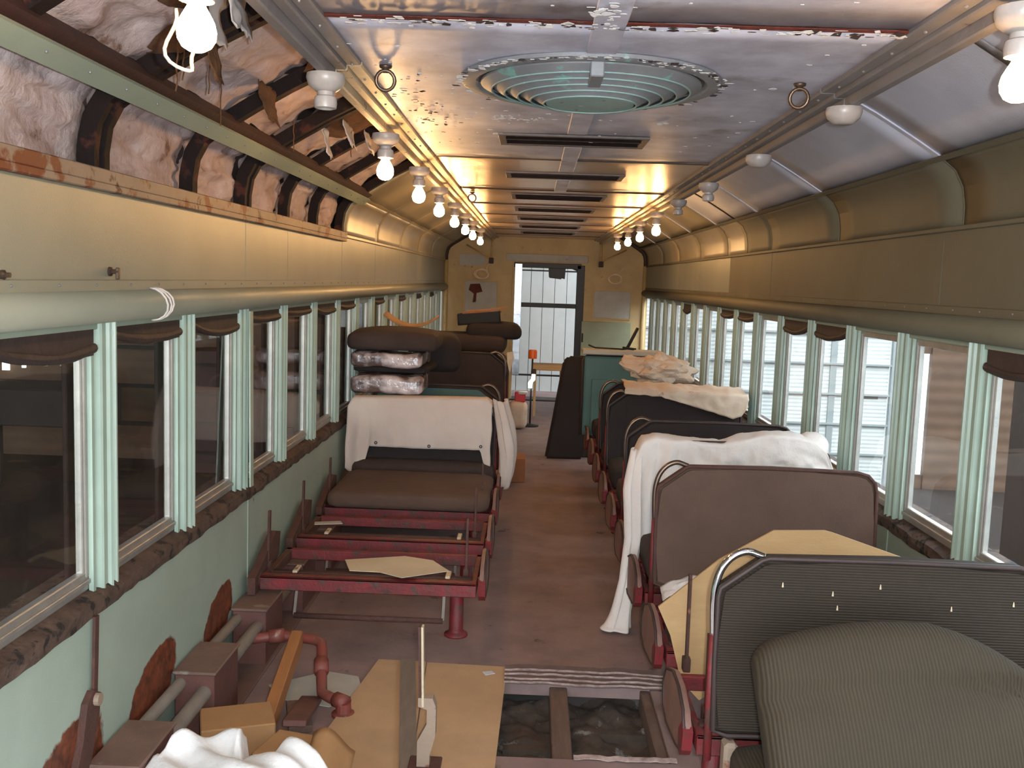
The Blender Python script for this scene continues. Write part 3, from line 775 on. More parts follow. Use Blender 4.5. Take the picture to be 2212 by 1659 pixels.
for (x, z0, wd, h, lit) in ((-8.49, 1.38, .11, .33, 1), (-8.17, 1.43, .055, .29, 1), (-7.81, 1.47, .05, .29, 0), (-7.55, 1.48, .26, .21, 0)):
    b = BM(); box(b, (x, -.10, z0), (x + wd, -.06, z0 + h)); obj('shed_pane', b, LITWIN if lit else MATS['shed_white'], shed)
outer('ceiling_shed_blocker', (-14, -3, 4.7), (1.9, 24, 4.8), 'dark_wood')  # unseen roof part, shaped to keep daylight off the left and admit it right
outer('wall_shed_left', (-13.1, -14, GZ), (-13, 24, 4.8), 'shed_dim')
outer('wall_shed_right', (9.5, -14, GZ), (9.6, 24, 4.8), 'shed_white')

# ------------------------------------------------------------------ lamps on the ceiling edges
def auto_smooth(o, ang=40):
    for p in o.data.polygons: p.use_smooth = True
    o.data.set_sharp_from_angle(angle=math.radians(ang)); return o

def mesh_of(name, fn, m, smooth=True):
    b = BM(); fn(b); bmesh.ops.recalc_face_normals(b, faces=b.faces)
    me = bpy.data.meshes.new(name); b.to_mesh(me); b.free(); me.materials.append(m)
    for p in me.polygons: p.use_smooth = smooth
    if smooth: me.set_sharp_from_angle(angle=math.radians(45))
    return me
LAMP_BASE = mesh_of('lamp_base', lambda b: lathe(b, [(.0, .0), (.050, 0), (.052, -.012), (.046, -.030), (.034, -.040), (.026, -.046), (.0, -.046)], n=20), MATS['porcelain'])
LAMP_SOCKET = mesh_of('lamp_socket', lambda b: lathe(b, [(.0, -.040), (.022, -.040), (.022, -.056), (.029, -.060), (.031, -.074), (.029, -.088), (.022, -.090), (.018, -.080), (.0, -.078)], n=20), MATS['porcelain'])
LAMP_BULB = mesh_of('bulb', lambda b: lathe(b, [(.0, -.086), (.013, -.086), (.015, -.096), (.022, -.108), (.029, -.121), (.0325, -.136), (.031, -.150), (.024, -.162), (.012, -.169), (.0, -.171)], n=16), BULB)
ORD = ['nearest', 'second', 'third', 'fourth', 'fifth', 'sixth', 'seventh', 'eighth', 'ninth', 'tenth']
def lamp(x, y, socket, bulb, label, group):
    t = thing('ceiling_lamp', label, 'lamp', (x, y, 2.178), 0, group)
    link('lamp_base', LAMP_BASE, None, t)
    if socket: link('socket', LAMP_SOCKET, None, t)
    if bulb: link('bulb', LAMP_BULB, None, t)
    return t
for i, (y, so, bu) in enumerate(((1.65, 1, 1), (2.65, 1, 0), (3.71, 1, 1), (4.79, 1, 1), (5.82, 1, 1), (6.95, 1, 1), (8.04, 1, 1), (9.02, 1, 1), (10.3, 1, 1))):
    lamp(-.572, y, so, bu, '%s lamp along left ceiling edge, %s' % (ORD[i], 'lit bare bulb in porcelain holder' if bu else 'empty porcelain socket without a bulb'), 'lamps on the left ceiling edge')
for i, (y, so, bu) in enumerate(((1.86, 1, 1), (2.9, 0, 0), (3.97, 0, 0), (5.08, 1, 0), (6.12, 1, 0), (7.18, 1, 1), (8.27, 1, 1), (9.3, 1, 1), (10.45, 1, 1))):
    lamp(mx(-.560), y, so, bu, '%s lamp along right ceiling edge, %s' % (ORD[i], 'lit bare bulb in porcelain holder' if bu else ('empty socket without a bulb' if so else 'bare domed base without socket')), 'lamps on the right ceiling edge')
# dangling wire loop below the nearest left lamp
b = BM(); tube(b, [(-.625 + .028 * math.cos(a) + .01 * math.sin(3 * a), 1.74, 2.05 + .055 * math.sin(a)) for a in [2.0 + 5.4 * k / 22 for k in range(23)]], .0035, 6)
single('lamp_wire', b, MATS['porcelain'], 'pale wire loop dangling by the nearest left bulb', 'wire', smooth=True)

# ------------------------------------------------------------------ ceiling diffuser, vents, rings
df = thing('air_diffuser', 'big round ceiling air diffuser with concentric teal rings and flaking rim', 'air vent', (DC[0], DC[1], ZC - .002))
def ring(name, prof, m, n=64):
    b = BM(); lathe(b, prof, n=n); return auto_smooth(obj(name, b, MATS[m], df), 30)
ring('outer_rim', [(.375, 0), (.375, -.010), (.360, -.016), (.335, -.014), (.325, -.004), (.325, 0)], 'diffuser_paint')
ring('throat', [(.328, -.002), (.30, .0), (.0, .0005)], 'vent_frame')
for k in range(5):
    r = .318 - k * .038; z_ = -.014 - k * .0085
    ring('cone_ring', [(r, z_ + .006), (r, z_), (r - .030, z_ - .016), (r - .032, z_ - .013), (r - .004, z_ + .004), (r, z_ + .006)], 'diffuser_paint')
    b = BM(); tube(b, [((r - .031) * math.cos(a), (r - .031) * math.sin(a), z_ - .0155) for a in [2 * math.pi * q / 56 for q in range(56)]], .0032, 5, True); obj('ring_lip', b, MATS['diffuser_teal'], df, True)
ring('centre_plate', [(.130, -.058), (.127, -.064), (.0, -.066)], 'diffuser_teal')
b = BM(); bbox(b, (-.018, -.33, -.05), (.018, -.12, -.008), .003); obj('bracket', b, MATS['diffuser_paint'], df)
for k in range(4):
    a = k * 1.57 + .4; b = BM(); lathe(b, [(.0, -.062), (.006, -.062), (.005, -.066), (0, -.067)], (.09 * math.cos(a), .09 * math.sin(a), 0), 8); obj('bolt', b, MATS['vent_frame'], df)
def vent(y, dy, x0, x1, label, slats=3):
    t = thing('ceiling_vent', label, 'vent', ((x0 + x1) / 2, y, ZC), 0, 'slot vents along the ceiling centre')
    hw = (x1 - x0) / 2
    b = BM(); box(b, (-hw, -dy / 2, -.004), (hw, dy / 2, -.002)); obj('dark_slot', b, MATS['vent_dark'], t)
    b = BM()
    for (lo, hi) in (((-hw - .03, -dy / 2 - .02, -.012), (hw + .03, -dy / 2, -.001)), ((-hw - .03, dy / 2, -.012), (hw + .03, dy / 2 + .02, -.001)), ((-hw - .03, -dy / 2, -.012), (-hw, dy / 2, -.001)), ((hw, -dy / 2, -.012), (hw + .03, dy / 2, -.001))): bbox(b, lo, hi, .002)
    obj('frame', b, MATS['vent_frame'], t)
    for k in range(slats):
        b = BM(); yy = -dy / 2 + dy * (k + .5) / slats
        bar(b, (-hw, yy, -.006), (hw, yy, -.006), dy / slats * .5, .002, (0, 1, .5)); obj('louvre', b, MATS['vent_dark'], t)
vent(4.06, .24, -.13, .41, 'nearest dark slot vent in the ceiling beyond the round diffuser', 2)
for i, (y, d) in enumerate(((5.4, .22), (6.75, .34), (7.95, .3), (9.1, .3), (10.4, .34), (11.7, .34))):
    vent(y, d, -.14, .44, '%s dark slot vent in the ceiling beyond the round diffuser' % ORD[i + 1], 3)
def hang_ring(x, y, label):
    t = thing('ceiling_ring', label, 'ring', (x, y, ZC - .002), 0, 'old cord rings on the ceiling')
    b = BM(); lathe(b, [(0, 0), (.018, 0), (.017, -.006), (.008, -.010), (.007, -.02), (0, -.02)], n=12); obj('mount', b, MATS['tarnished'], t, True)
    b = BM(); tube(b, [(.026 * math.cos(a), -.006 * math.sin(a), -.040 + .026 * math.sin(a)) for a in [2 * math.pi * k / 18 for k in range(18)]], .0055, 6, True); obj('ring', b, MATS['tarnished'], t, True)
hang_ring(-.43, 2.76, 'small metal ring hanging from the ceiling beside the left trim, near the diffuser')
hang_ring(.73, 2.83, 'small metal ring hanging from the ceiling right of the round diffuser')
hang_ring(-.43, 6.6, 'small metal ring hanging from the far ceiling beside the left bulbs')

# ------------------------------------------------------------------ end wall fittings
b = BM(); bbox(b, (-.378, Y1 - .035, 1.915), (.737, Y1 - .005, 2.015), .004)
single('lintel_board', b, MATS['board_pale'], 'pale horizontal board fixed above the end door', 'board')
b = BM(); prism(b, [(-1.016, Y1 - .02, 1.835), (-.70, Y1 - .02, 1.835), (-.645, Y1 - .02, 1.90), (-.70, Y1 - .02, 1.985), (-1.016, Y1 - .02, 1.98)], (0, .012, 0))
single('white_card', b, MATS['board_pale'], 'small white card pinned high left on the end wall', 'card')
def notice(x0, x1, z0, z1, name, label, m):
    t = thing(name, label, 'notice', ((x0 + x1) / 2, Y1 - .02, z0))
    h = (x1 - x0) / 2; H = z1 - z0
    b = BM(); bbox(b, (-h, 0, 0), (h, .014, H), .003); obj('sheet', b, MATS[m], t)
    b = BM()
    for (lo, hi) in (((-h - .015, -.006, -.015), (h + .015, .012, 0)), ((-h - .015, -.006, H), (h + .015, .012, H + .015)), ((-h - .015, -.006, 0), (-h, .012, H)), ((h, -.006, 0), (h + .015, .012, H))): box(b, lo, hi)
    obj('frame', b, MATS['end_wall_paint'], t); return t
t = notice(-.93, -.49, 1.12, 1.62, 'notice_frame', 'framed notice panel left of the end door with torn rusty patch', 'board_pale')
b = BM(); prism(b, [(-.15, -.004, .46), (-.02, -.004, .47), (.02, -.004, .36), (-.06, -.004, .34), (-.07, -.004, .22), (-.11, -.004, .21), (-.10, -.004, .33), (-.17, -.004, .38)], (0, .003, 0)); obj('torn_patch', b, MATS['rust_strip'], t)
notice(.84, 1.34, 1.18, 1.545, 'notice_frame', 'framed notice panel right of the end door', 'board_pale')
b = BM(); bbox(b, (.68, Y1 - .06, .60), (1.36, Y1 - .01, 1.125), .006); single('wall_board', b, MATS['pale_green_board'], 'pale green board standing against end wall right of door', 'board')
def conduit(X, name, label):
    t = thing('wire_conduit', label, 'conduit', (X(-.565), 12.95, 0))
    bx_ = X(-.565)
    b = BM(); tube(b, [(0, -.02, 2.20), (0, -.02, 1.93)], .012, 6); obj('drop_pipe', b, MATS['dull_brass'], t, True)
    dx = X(-.9) - bx_
    b = BM(); tube(b, [(0, -.02, 1.93), (dx, .1, 2.10)], .010, 6); obj('brace_pipe', b, MATS['dull_brass'], t, True)
    b = BM(); bbox(b, (-.03, -.04, 1.86), (.03, .02, 1.935), .006); obj('junction_box', b, MATS['vent_dark'], t)
    return t
conduit(lambda x: x, 'l', 'brass conduit dropping from ceiling left of the end door')
conduit(mx, 'r', 'brass conduit dropping from ceiling right of the end door')
def coil(x, z, label, seed):
    b = BM(); pts = []
    for k in range(72):
        a = k / 72 * 2 * math.pi * 4; r = .085 + .02 * nz(k * .11, seed)
        pts.append((x + r * math.cos(a) * 1.05 + .02 * nz(k * .06, seed, 4), 12.92 + .0008 * k + .015 * nz(k * .2, seed, 2), z + r * .72 * math.sin(a)))
    pts += [(x + .06, 12.95, z + .09), (x + .10, 12.95, z + .16)]
    tube(b, pts, .009, 6); single('cable_coil', b, MATS['cable_pale'], label, 'cable', 'coiled cables on the end wall', True)
coil(-.69, 1.715, 'coil of pale cable hanging left of the end door', 1.0)
coil(1.08, 1.71, 'coil of pale cable hanging right of the end door', 5.0)

# ------------------------------------------------------------------ seats
def leaf(b, u, y0, z0, y1, z1, wd, th, S):
    """armrest: rounded slat from (y0,z0) to (y1,z1)"""
    a = Vector((0, y0, z0)); c = Vector((0, y1, z1)); dd = (c - a); L_ = dd.length; dd.normalize(); up = Vector((1, 0, 0)).cross(dd); up = up if up.z > 0 else -up
    prof = [(0, .55), (.03, .75), (.12, .95), (.35, 1.0), (.7, .92), (.9, .75), (.97, .5), (1.0, .2)]
    lo, hi = [], []
    for (t, k) in prof:
        p = a + dd * (t * L_); h = wd / 2 * k
        lo.append((p, -h)); hi.append((p, h))
    loop = lo + hi[::-1]
    A = [b.verts.new(Vector((S(u) + (o_ if S(1) > S(0) else -o_), 0, 0)) + p + up * (.012 * math.sin(math.pi * min(1, max(0, (p - a).length / L_))))) for p, o_ in loop]
    B = [b.verts.new(v.co - up * th) for v in A]
    n = len(A); b.faces.new(A); b.faces.new(B[::-1])
    for k in range(n): b.faces.new((A[k], B[k], B[(k + 1) % n], A[(k + 1) % n]))

BACK_OUT = [(.02, .40), (.015, .60), (.015, .79), (.02, .815), (.13, .898), (.15, .905), (.50, .908), (.84, .905), (.885, .893), (.915, .862), (.925, .82), (.93, .60), (.93, .42), (.91, .395), (.06, .385)]
def frame_parts(t, S, arm_m='arm_wood', lever=True, wall=True, foot=True, red='seat_red', arm=True):
    def part(name, fn, m, sm=False):
        b = BM(); fn(b); return obj(name, b, MATS[m], t, sm)
    def sb(b, u0, u1, y0, y1, z0, z1, bev=.003):
        a, c = sorted((S(u0), S(u1))); bbox(b, (a, y0, z0), (c, y1, z1), bev)
    part('front_beam', lambda b: (sb(b, .0, .95, -.012, .0, .265, .325), sb(b, .0, .95, -.012, .045, .315, .325)), red)
    part('rear_beam', lambda b: sb(b, .0, .95, .44, .47, .27, .32), red)
    for yy, zz in ((.075, .316), (.115, .310)):
        part('seat_rod', lambda b: tube(b, [(S(.02), yy, zz), (S(.93), yy, zz)], .011, 8), 'rusty_iron', True)
    part('end_rail', lambda b: sb(b, .0, .025, -.01, .47, .27, .32), red)
    part('end_rail', lambda b: sb(b, .92, .95, -.01, .47, .27, .32), 'rusty_iron')
    def legf(b):
        x = S(.10); lathe(b, [(.0, .0), (.055, .0), (.055, .010), (.036, .016), (.033, .03), (.031, .27), (.0, .27)], (x, .24, 0), 14)
    part('leg', legf, red, True)
    if foot:
        part('footrest', lambda b: tube(b, [(S(.14), -.04, .165), (S(.79), -.04, .165)], .013, 8), 'rusty_iron', True)
        for u in (.14, .79): part('footrest_link', lambda b: bar(b, (S(u), -.035, .165), (S(u), .02, .29), .012, .006), 'pipe_gray')
    for (u, k) in ((.12, 1), (.80, 1)):
        part('clip', lambda b: (sb(b, u, u + .022, .05, .14, .325, .337)), 'peeling_cream')
    if arm:
        out = [(.03, .27), (.015, .33), (.05, .375), (.16, .408), (.28, .408), (.42, .36), (.475, .29), (.45, .215), (.36, .19), (.15, .215), (.06, .24)]
        d_ = .022 if S(1) > S(0) else -.022
        b = BM(); prism(b, [(S(-.012), y, z) for y, z in out], (-d_, 0, 0))
        bmesh.ops.bevel(b, geom=list(b.edges), offset=.005, segments=2, affect='EDGES'); a = auto_smooth(obj('end_plate', b, MATS[arm_m], t), 50)
        b = BM(); tube(b, [(S(-.012) - d_, y * .97 + .008, z * .97 + .009) for y, z in out], .005, 6, True); obj('plate_shadow_line', b, MATS['piping_brown'], a, True)  # dark outline standing in for the flash shadow around the plate
        b = BM(); prism(b, [(S(-.008), y, z) for y, z in ((.022, .262), (.008, .325), (.042, .345), (.095, .30), (.085, .235), (.05, .235))], (-d_ * 1.4, 0, 0)); obj('red_tip', b, MATS['seat_red'], a)
        part('arm_bracket', lambda b: (bar(b, (S(-.01), .12, .30), (S(.03), .12, .30), .03, .03), bar(b, (S(-.01), .38, .30), (S(.03), .38, .30), .03, .03)), red)
    if lever:
        ly, lt = lever if isinstance(lever, tuple) else (.15, .575)
        def lev(b, u):
            bar(b, (S(u), ly, .30), (S(u), ly + .015, lt), .010, .024, (1, 0, 0)); sb(b, u - .012, u + .014, ly - .01, ly + .03, .295, .345)
            if ly < 0: bar(b, (S(u), ly, .31), (S(u), .0, .30), .012, .02)
        part('seat_lever', lambda b: lev(b, .055), 'rusty_iron')
        if wall: part('seat_lever', lambda b: lev(b, .955), 'rusty_iron')
    if wall:
        def brk(b):
            prism(b, [(S(.955), -.06, .255), (S(.955), .10, .25), (S(.955), .34, .33), (S(.955), .36, .43), (S(.955), .28, .45), (S(.955), .05, .36), (S(.955), -.06, .33)], (S(.99) - S(.955), 0, 0))
        part('wall_bracket', brk, 'rusty_iron')
        part('pivot', lambda b: lathe(b, [(0, -.02), (.03, -.02), (.03, .02), (0, .02)], (S(.97), .02, .30), 12, 'X'), 'rusty_iron')

def back_parts(t, S, y, m, lean=.0, panel=None, chrome='tarnished', pip='piping_brown', dz=0.0):
    """upholstered back: local y is its rear face (towards the camera), thickness .07"""
    pts = BACK_OUT if S(1) > S(0) else [(u, z) for (u, z) in BACK_OUT][::-1]
    def q(u, z, d): return (S(u), y + d + (z - .4) * lean, z + dz)
    b = BM()
    A = [q(u, z, 0) for u, z in pts]
    prism(b, A, (0, .07, 0))
    bmesh.ops.bevel(b, geom=[e for e in b.edges if abs(e.verts[0].co.y - e.verts[1].co.y) < .06], offset=.016, segments=3, affect='EDGES')
    bk = auto_smooth(obj('backrest', b, MATS[m], t), 50)
    b = BM(); ring_ = [q(u, z, .004) for u, z in BACK_OUT]; tube(b, ring_, .008, 6, True); obj('piping', b, MATS[pip], bk, True)
    if panel:
        b = BM(); k = [((u - .47) * .93 + .47, (z - .65) * .9 + .65) for u, z in pts]; prism(b, [q(u, z, -.006) for u, z in k], (0, .012, 0)); obj('back_panel', b, MATS[panel], bk)
    hp = [(.013, .66), (.008, .76), (.012, .82), (.028, .868), (.058, .902), (.095, .916), (.13, .906), (.142, .902)]
    hq = []
    for i in range(len(hp) - 1):
        for k_ in range(4):
            f_ = k_ / 4; P0, P1, P2, P3 = (hp[max(i - 1, 0)], hp[i], hp[i + 1], hp[min(i + 2, len(hp) - 1)])
            hq.append(tuple(.5 * ((2 * P1[a]) + (-P0[a] + P2[a]) * f_ + (2 * P0[a] - 5 * P1[a] + 4 * P2[a] - P3[a]) * f_ ** 2 + (-P0[a] + 3 * P1[a] - 3 * P2[a] + P3[a]) * f_ ** 3) for a in (0, 1)))
    hq.append(hp[-1])
    b = BM(); tube(b, [q(u, z, .03) for u, z in hq], .0105, 10); obj('grab_handle', b, MATS[chrome], t, True)
    b = BM(); tube(b, [q(u, z, .012) for u, z in ((.02, .812), (.07, .850), (.135, .899))], .005, 6); obj('handle_chord', b, MATS[chrome], t, True)
    b = BM(); tube(b, [q(u, z, .03) for u, z in ((.013, .67), (.012, .50), (.014, .30))], .012, 8); obj('back_arm', b, MATS['seat_red'], t, True)
    return bk

def Sr(u): return u                 # right seats: aisle end at local x = 0
def Sl(u): return -u                # left seats: aisle end at local x = 0, wall to the left
XA_R, XA_L = .535, -.20
def right_seat(y, label, **k):
    t = thing('coach_seat', label, 'seat', (XA_R, y, 0), 0, 'seats right of the aisle')
    frame_parts(t, Sr, wall=k.get('wall', True), foot=False, lever=k.get('lever', True))
    if k.get('back'):
        back_parts(t, Sr, -.13, k['back'], panel=k.get('panel'), chrome=k.get('chrome', 'tarnished'), pip=k.get('pip', 'piping_brown'), lean=k.get('lean', -.03))
    if k.get('cushion'):
        b = BM(); rbox(b, (.47, .25, .40), (.90, .44, .15), .05, 7, .02); obj('cushion', b, MATS[k['cushion']], t, True)
    return t
t1 = right_seat(2.78, 'nearest right seat, ribbed brown back with shiny chrome grab handle', back='corduroy_back', chrome='chrome', lean=.0)
for (u, z) in ((.19, .83), (.33, .81), (.345, .77), (.46, .835), (.66, .78), (.83, .80)):
    b = BM(); lathe(b, [(0, -.004), (.003, -.003), (.0015, .009), (0, .011)], (u, -.132, z), 5); obj('loose_tuft', b, MATS['paper'], t1)
b = BM(); bbox(b, (.05, -.16, .10), (.09, -.10, .375), .01); obj('pedestal_casting', b, MATS['rusty_paint'], t1)
right_seat(3.44, 'bare red seat frame without back behind the nearest right seat', lever=(-.115, .645))
right_seat(4.13, 'second upholstered right seat, plain brown back with cut corner', back='brown_plush', lean=.0, cushion='dark_plush', pip='rusty_iron')
right_seat(4.79, 'right seat hidden under the draped white sheet', back='dark_plush', cushion='dark_plush', lever=False)
right_seat(5.46, 'black-backed right seat just beyond the white sheet', back='black_plush', cushion='dark_plush', lever=False)
right_seat(6.12, 'low right seat without back between the two black seat backs', cushion='black_plush', lever=False)
right_seat(6.80, 'black-backed right seat under the long brown paper sheet', back='black_plush', cushion='black_plush', lever=False)
right_seat(7.47, 'black-backed right seat below the crumpled paper heap', back='black_plush', cushion='black_plush', lever=False)
t = right_seat(8.14, 'far right seat in front of the teal back panel', cushion='black_plush', lever=False)

def left_seat(y, label, **k):
    t = thing('coach_seat', label, 'seat', (XA_L, y, 0), 0, 'seats left of the aisle')
    frame_parts(t, Sl, wall=k.get('wall', True), foot=k.get('foot', True), lever=k.get('lever', True))
    return t
left_seat(4.13, 'nearest stripped red iron seat frame on the left, paper on it')
left_seat(4.79, 'second stripped red iron seat frame on the left')
t = left_seat(5.46, 'left seat with thick brown cushion and dark back under canvas cloth', foot=False)
b = BM(); rbox(b, (-.47, .29, .372), (.93, .70, .10), .045, 9, .006); obj('cushion', b, MATS['brown_plush'], t, True)
back_parts(t, Sl, .80, 'black_plush', lean=.03, dz=-.05)
t = left_seat(6.12, 'left seat with teal back panel beside the plastic-wrapped cushions', foot=False, lever=False)
back_parts(t, Sl, .80, 'dark_plush', panel='teal_panel', dz=-.02); b = BM(); rbox(b, (-.47, .3, .385), (.93, .55, .15), .06, 7, .012); obj('cushion', b, MATS['dark_plush'], t, True)
t = left_seat(7.45, 'far left seat with raised dark brown back', foot=False, lever=False)
back_parts(t, Sl, .80, 'dark_plush', dz=.12); b = BM(); rbox(b, (-.47, .3, .385), (.93, .55, .15), .06, 7, .012); obj('cushion', b, MATS['dark_plush'], t, True)
t = left_seat(8.5, 'rearmost left seat carrying the pile of dark cushions', foot=False, lever=False)
back_parts(t, Sl, .70, 'dark_plush', dz=.05); b = BM(); rbox(b, (-.47, .3, .385), (.93, .55, .15), .06, 7, .012); obj('cushion', b, MATS['dark_plush'], t, True)

# upright support of a removed seat in the near left foreground
sp_ = thing('seat_support', 'tall rusty seat support bar standing on the hardboard in the foreground', 'bracket', (-.30, 3.10, .016))
b = BM(); bar(b, (-.022, 0, .23), (-.030, .0, .49), .012, .03, (1, 0, 0)); obj('upright_bar', b, MATS['rusty_iron'], sp_)
b = BM(); bar(b, (-.014, -.006, .22), (-.022, -.006, .492), .007, .03, (1, 0, 0)); obj('pale_edge', b, MATS['peeling_cream'], sp_)
b = BM(); prism(b, [(-.03, -.02, .25), (.018, -.02, .25), (.03, -.02, .22), (.03, -.02, .12), (.012, -.02, .05), (.012, -.02, 0), (-.03, -.02, 0), (-.03, -.02, .10), (.0, -.02, .16), (.0, -.02, .21), (-.03, -.02, .22)], (0, .04, 0)); obj('casting', b, MATS['rusty_paint'], sp_)
b = BM(); bbox(b, (-.06, -.06, 0), (.05, .06, .012), .004); obj('foot_plate', b, MATS['rusty_iron'], sp_)
wb = thing('wall_bracket', 'rusty seat bracket and lever fixed to the near left wall', 'bracket', (-1.22, 2.60, .16))
b = BM(); bar(b, (.012, .04, .28), (.012, .055, .50), .008, .024, (1, 0, 0)); obj('lever', b, MATS['rusty_iron'], wb)
b = BM(); prism(b, [(0, -.12, 0), (0, -.04, 0), (0, .0, .10), (0, .05, .20), (0, .065, .27), (0, .02, .295), (0, -.02, .27), (0, -.05, .17), (0, -.09, .10)], (.020, 0, 0)); obj('casting', b, MATS['rusty_iron'], wb)
b = BM(); lathe(b, [(0, 0), (.018, 0), (.018, .034), (0, .034)], (.0, .03, .265), 12, 'X'); obj('pivot', b, MATS['rusty_paint'], wb)

# ------------------------------------------------------------------ heater along the left wall
ht = thing('floor_heater', 'rusty steam heater boxes and pipes along the left floor edge', 'heater', (-1.14, 3.4, 0))
def hp(name, lo, hi, m, bev=.004):
    b = BM(); bbox(b, tuple(p - q_ for p, q_ in zip(lo, (-1.14, 3.4, 0))), tuple(p - q_ for p, q_ in zip(hi, (-1.14, 3.4, 0))), bev); return obj(name, b, MATS[m], ht)
for k in range(-1, 4):
    y = 3.25 + k * .66
    c = hp('cover_box', (-1.205, y, 0), (-1.065, y + .28, .238), 'duct_face')
    hp('cover_plate', (-1.212, y - .005, .238), (-1.058, y + .285, .250), 'duct_metal')
for (x, z, r) in ((-1.185, .205, .022), (-1.10, .175, .026), (-1.15, .10, .02)):
    b = BM(); tube(b, [(x + 1.14, 2.2 - 3.4, z), (x + 1.14, 5.9 - 3.4, z)], r, 10); obj('heater_pipe', b, MATS['pipe_gray'], ht, True)
hp('base_plate', (-1.215, 2.2, .0), (-1.05, 5.9, .012), 'duct_metal')
# red elbowed pipe
b = BM()
tube(b, [(-1.14, 3.80, .155), (-1.05, 3.83, .16), (-.99, 3.85, .165), (-.90, 3.845, .16), (-.84, 3.83, .16), (-.805, 3.80, .155), (-.79, 3.74, .14), (-.775, 3.66, .11), (-.765, 3.62, .075), (-.75, 3.56, .055), (-.71, 3.53, .05), (-.66, 3.50, .05)], .021, 10)
for p, q_ in (((-1.03, 3.835, .16), (-.97, 3.852, .165)), ((-.785, 3.70, .127), (-.772, 3.645, .10)), ((-.69, 3.52, .05), (-.645, 3.49, .05))): tube(b, [p, q_], .029, 10)
single('steam_pipe', b, MATS['pipe_red'], 'red elbowed steam pipe rising out of the left floor', 'pipe', smooth=True)
b = BM(); lathe(b, [(0, 0), (.045, 0), (.045, .01), (.03, .015), (.028, .05), (0, .05)], (-.655, 3.495, 0), 14); single('pipe_flange', b, MATS['pipe_red'], 'red round flange on floor at end of steam pipe', 'flange')

# ------------------------------------------------------------------ clutter in the left foreground
def poly_sheet(name, pts, th, m, label, cat, group=None):
    b = BM(); pts = [Vector(p) for p in pts]; n = (pts[1] - pts[0]).cross(pts[2] - pts[1]).normalized()
    if n.z < 0: n = -n
    prism(b, pts, n * th); return single(name, b, MATS[m], label, cat, group)
poly_sheet('hardboard_sheet', [(-.395, 4.013, .002), (-.052, 4.0, .002), (-.078, 2.75, .002), (-.33, 2.75, .002)], .007, 'hardboard', 'brown hardboard sheet on floor left of the open hole', 'board', 'hardboard sheets on the floor')
poly_sheet('hardboard_sheet', [(-.605, 4.02, .002), (-.40, 4.015, .002), (-.335, 2.75, .002), (-.72, 2.75, .002), (-.70, 3.25, .002)], .009, 'hardboard', 'brown hardboard sheet on floor under the grey plank', 'board', 'hardboard sheets on the floor')
b = BM(); prism(b, [(-.508, 4.0, .011), (-.445, 4.005, .011), (-.285, 2.75, .011), (-.345, 2.75, .011)], (0, 0, .012)); single('grey_plank', b, MATS['gray_board'], 'narrow grey plank lying along the hardboard sheet', 'plank')
poly_sheet('plaster_scrap', [(-1.0, 3.72, .003), (-.80, 3.88, .003), (-.66, 3.84, .003), (-.62, 3.70, .003), (-.72, 3.55, .003), (-.92, 3.60, .003)], .004, 'board_pale', 'pale grey scrap sheet on the floor under the steam pipe', 'sheet')
b = BM(); prism(b, [(-.155, 3.93, .0095), (-.115, 3.945, .0095), (-.10, 3.92, .0095), (-.14, 3.90, .0095)], (0, 0, .002)); single('paper_scrap', b, MATS['flake_white'], 'tiny white paper scrap on the hardboard corner', 'paper')
# lumber
def lumber(a, c, wd, th, side, m, label, name='lumber_piece', cat='lumber'):
    b = BM(); bar(b, a, c, wd, th, side); bmesh.ops.bevel(b, geom=list(b.edges), offset=.003, segments=1, affect='EDGES'); return single(name, b, MATS[m], label, cat, 'offcuts in the left foreground')
lumber((-.905, 3.80, .175), (-.86, 3.10, .065), .045, .07, (1, 0, 0), 'lumber', 'long brown timber offcut leaning on the red steam pipe')
lumber((-.835, 3.52, .03), (-.77, 3.30, .03), .085, .025, (1, 0, 0), 'joist_wood', 'short upright brown board beside the red steam pipe')
lumber((-.80, 3.60, .012), (-.76, 3.16, .12), .08, .022, (1, 0, 0), 'duct_face', 'reddish board propped up behind the white tarp')
b = BM(); M_ = Matrix.Rotation(.35, 4, 'Z'); M_.translation = (-.95, 3.14, .0); bbox(b, (-.12, -.09, .002), (.12, .09, .15), .004, 1, M_)
single('cardboard_box', b, MATS['cardboard'], 'small brown cardboard box behind the white tarp', 'box')
b = BM(); M_ = Matrix.Rotation(-.25, 4, 'Z'); M_.translation = (-.73, 2.99, .0); bbox(b, (-.09, -.09, .002), (.09, .09, .13), .004, 1, M_)
single('cardboard_box', b, MATS['cardboard'], 'open cardboard box end beside the hardboard sheet', 'box')
o = thick(single('cardboard_flap', (lambda b: (sheet(b, 8, 6, lambda u, v: (lerp(-.66, -.53, u), lerp(2.86, 3.02, v) + .02 * u, .10 + .06 * v - .05 * u * u + .02 * math.sin(u * 5))), b)[1])(BM()), MATS['cardboard'], 'bent cardboard flap sticking up behind the tarp peak', 'cardboard', smooth=True), .004)
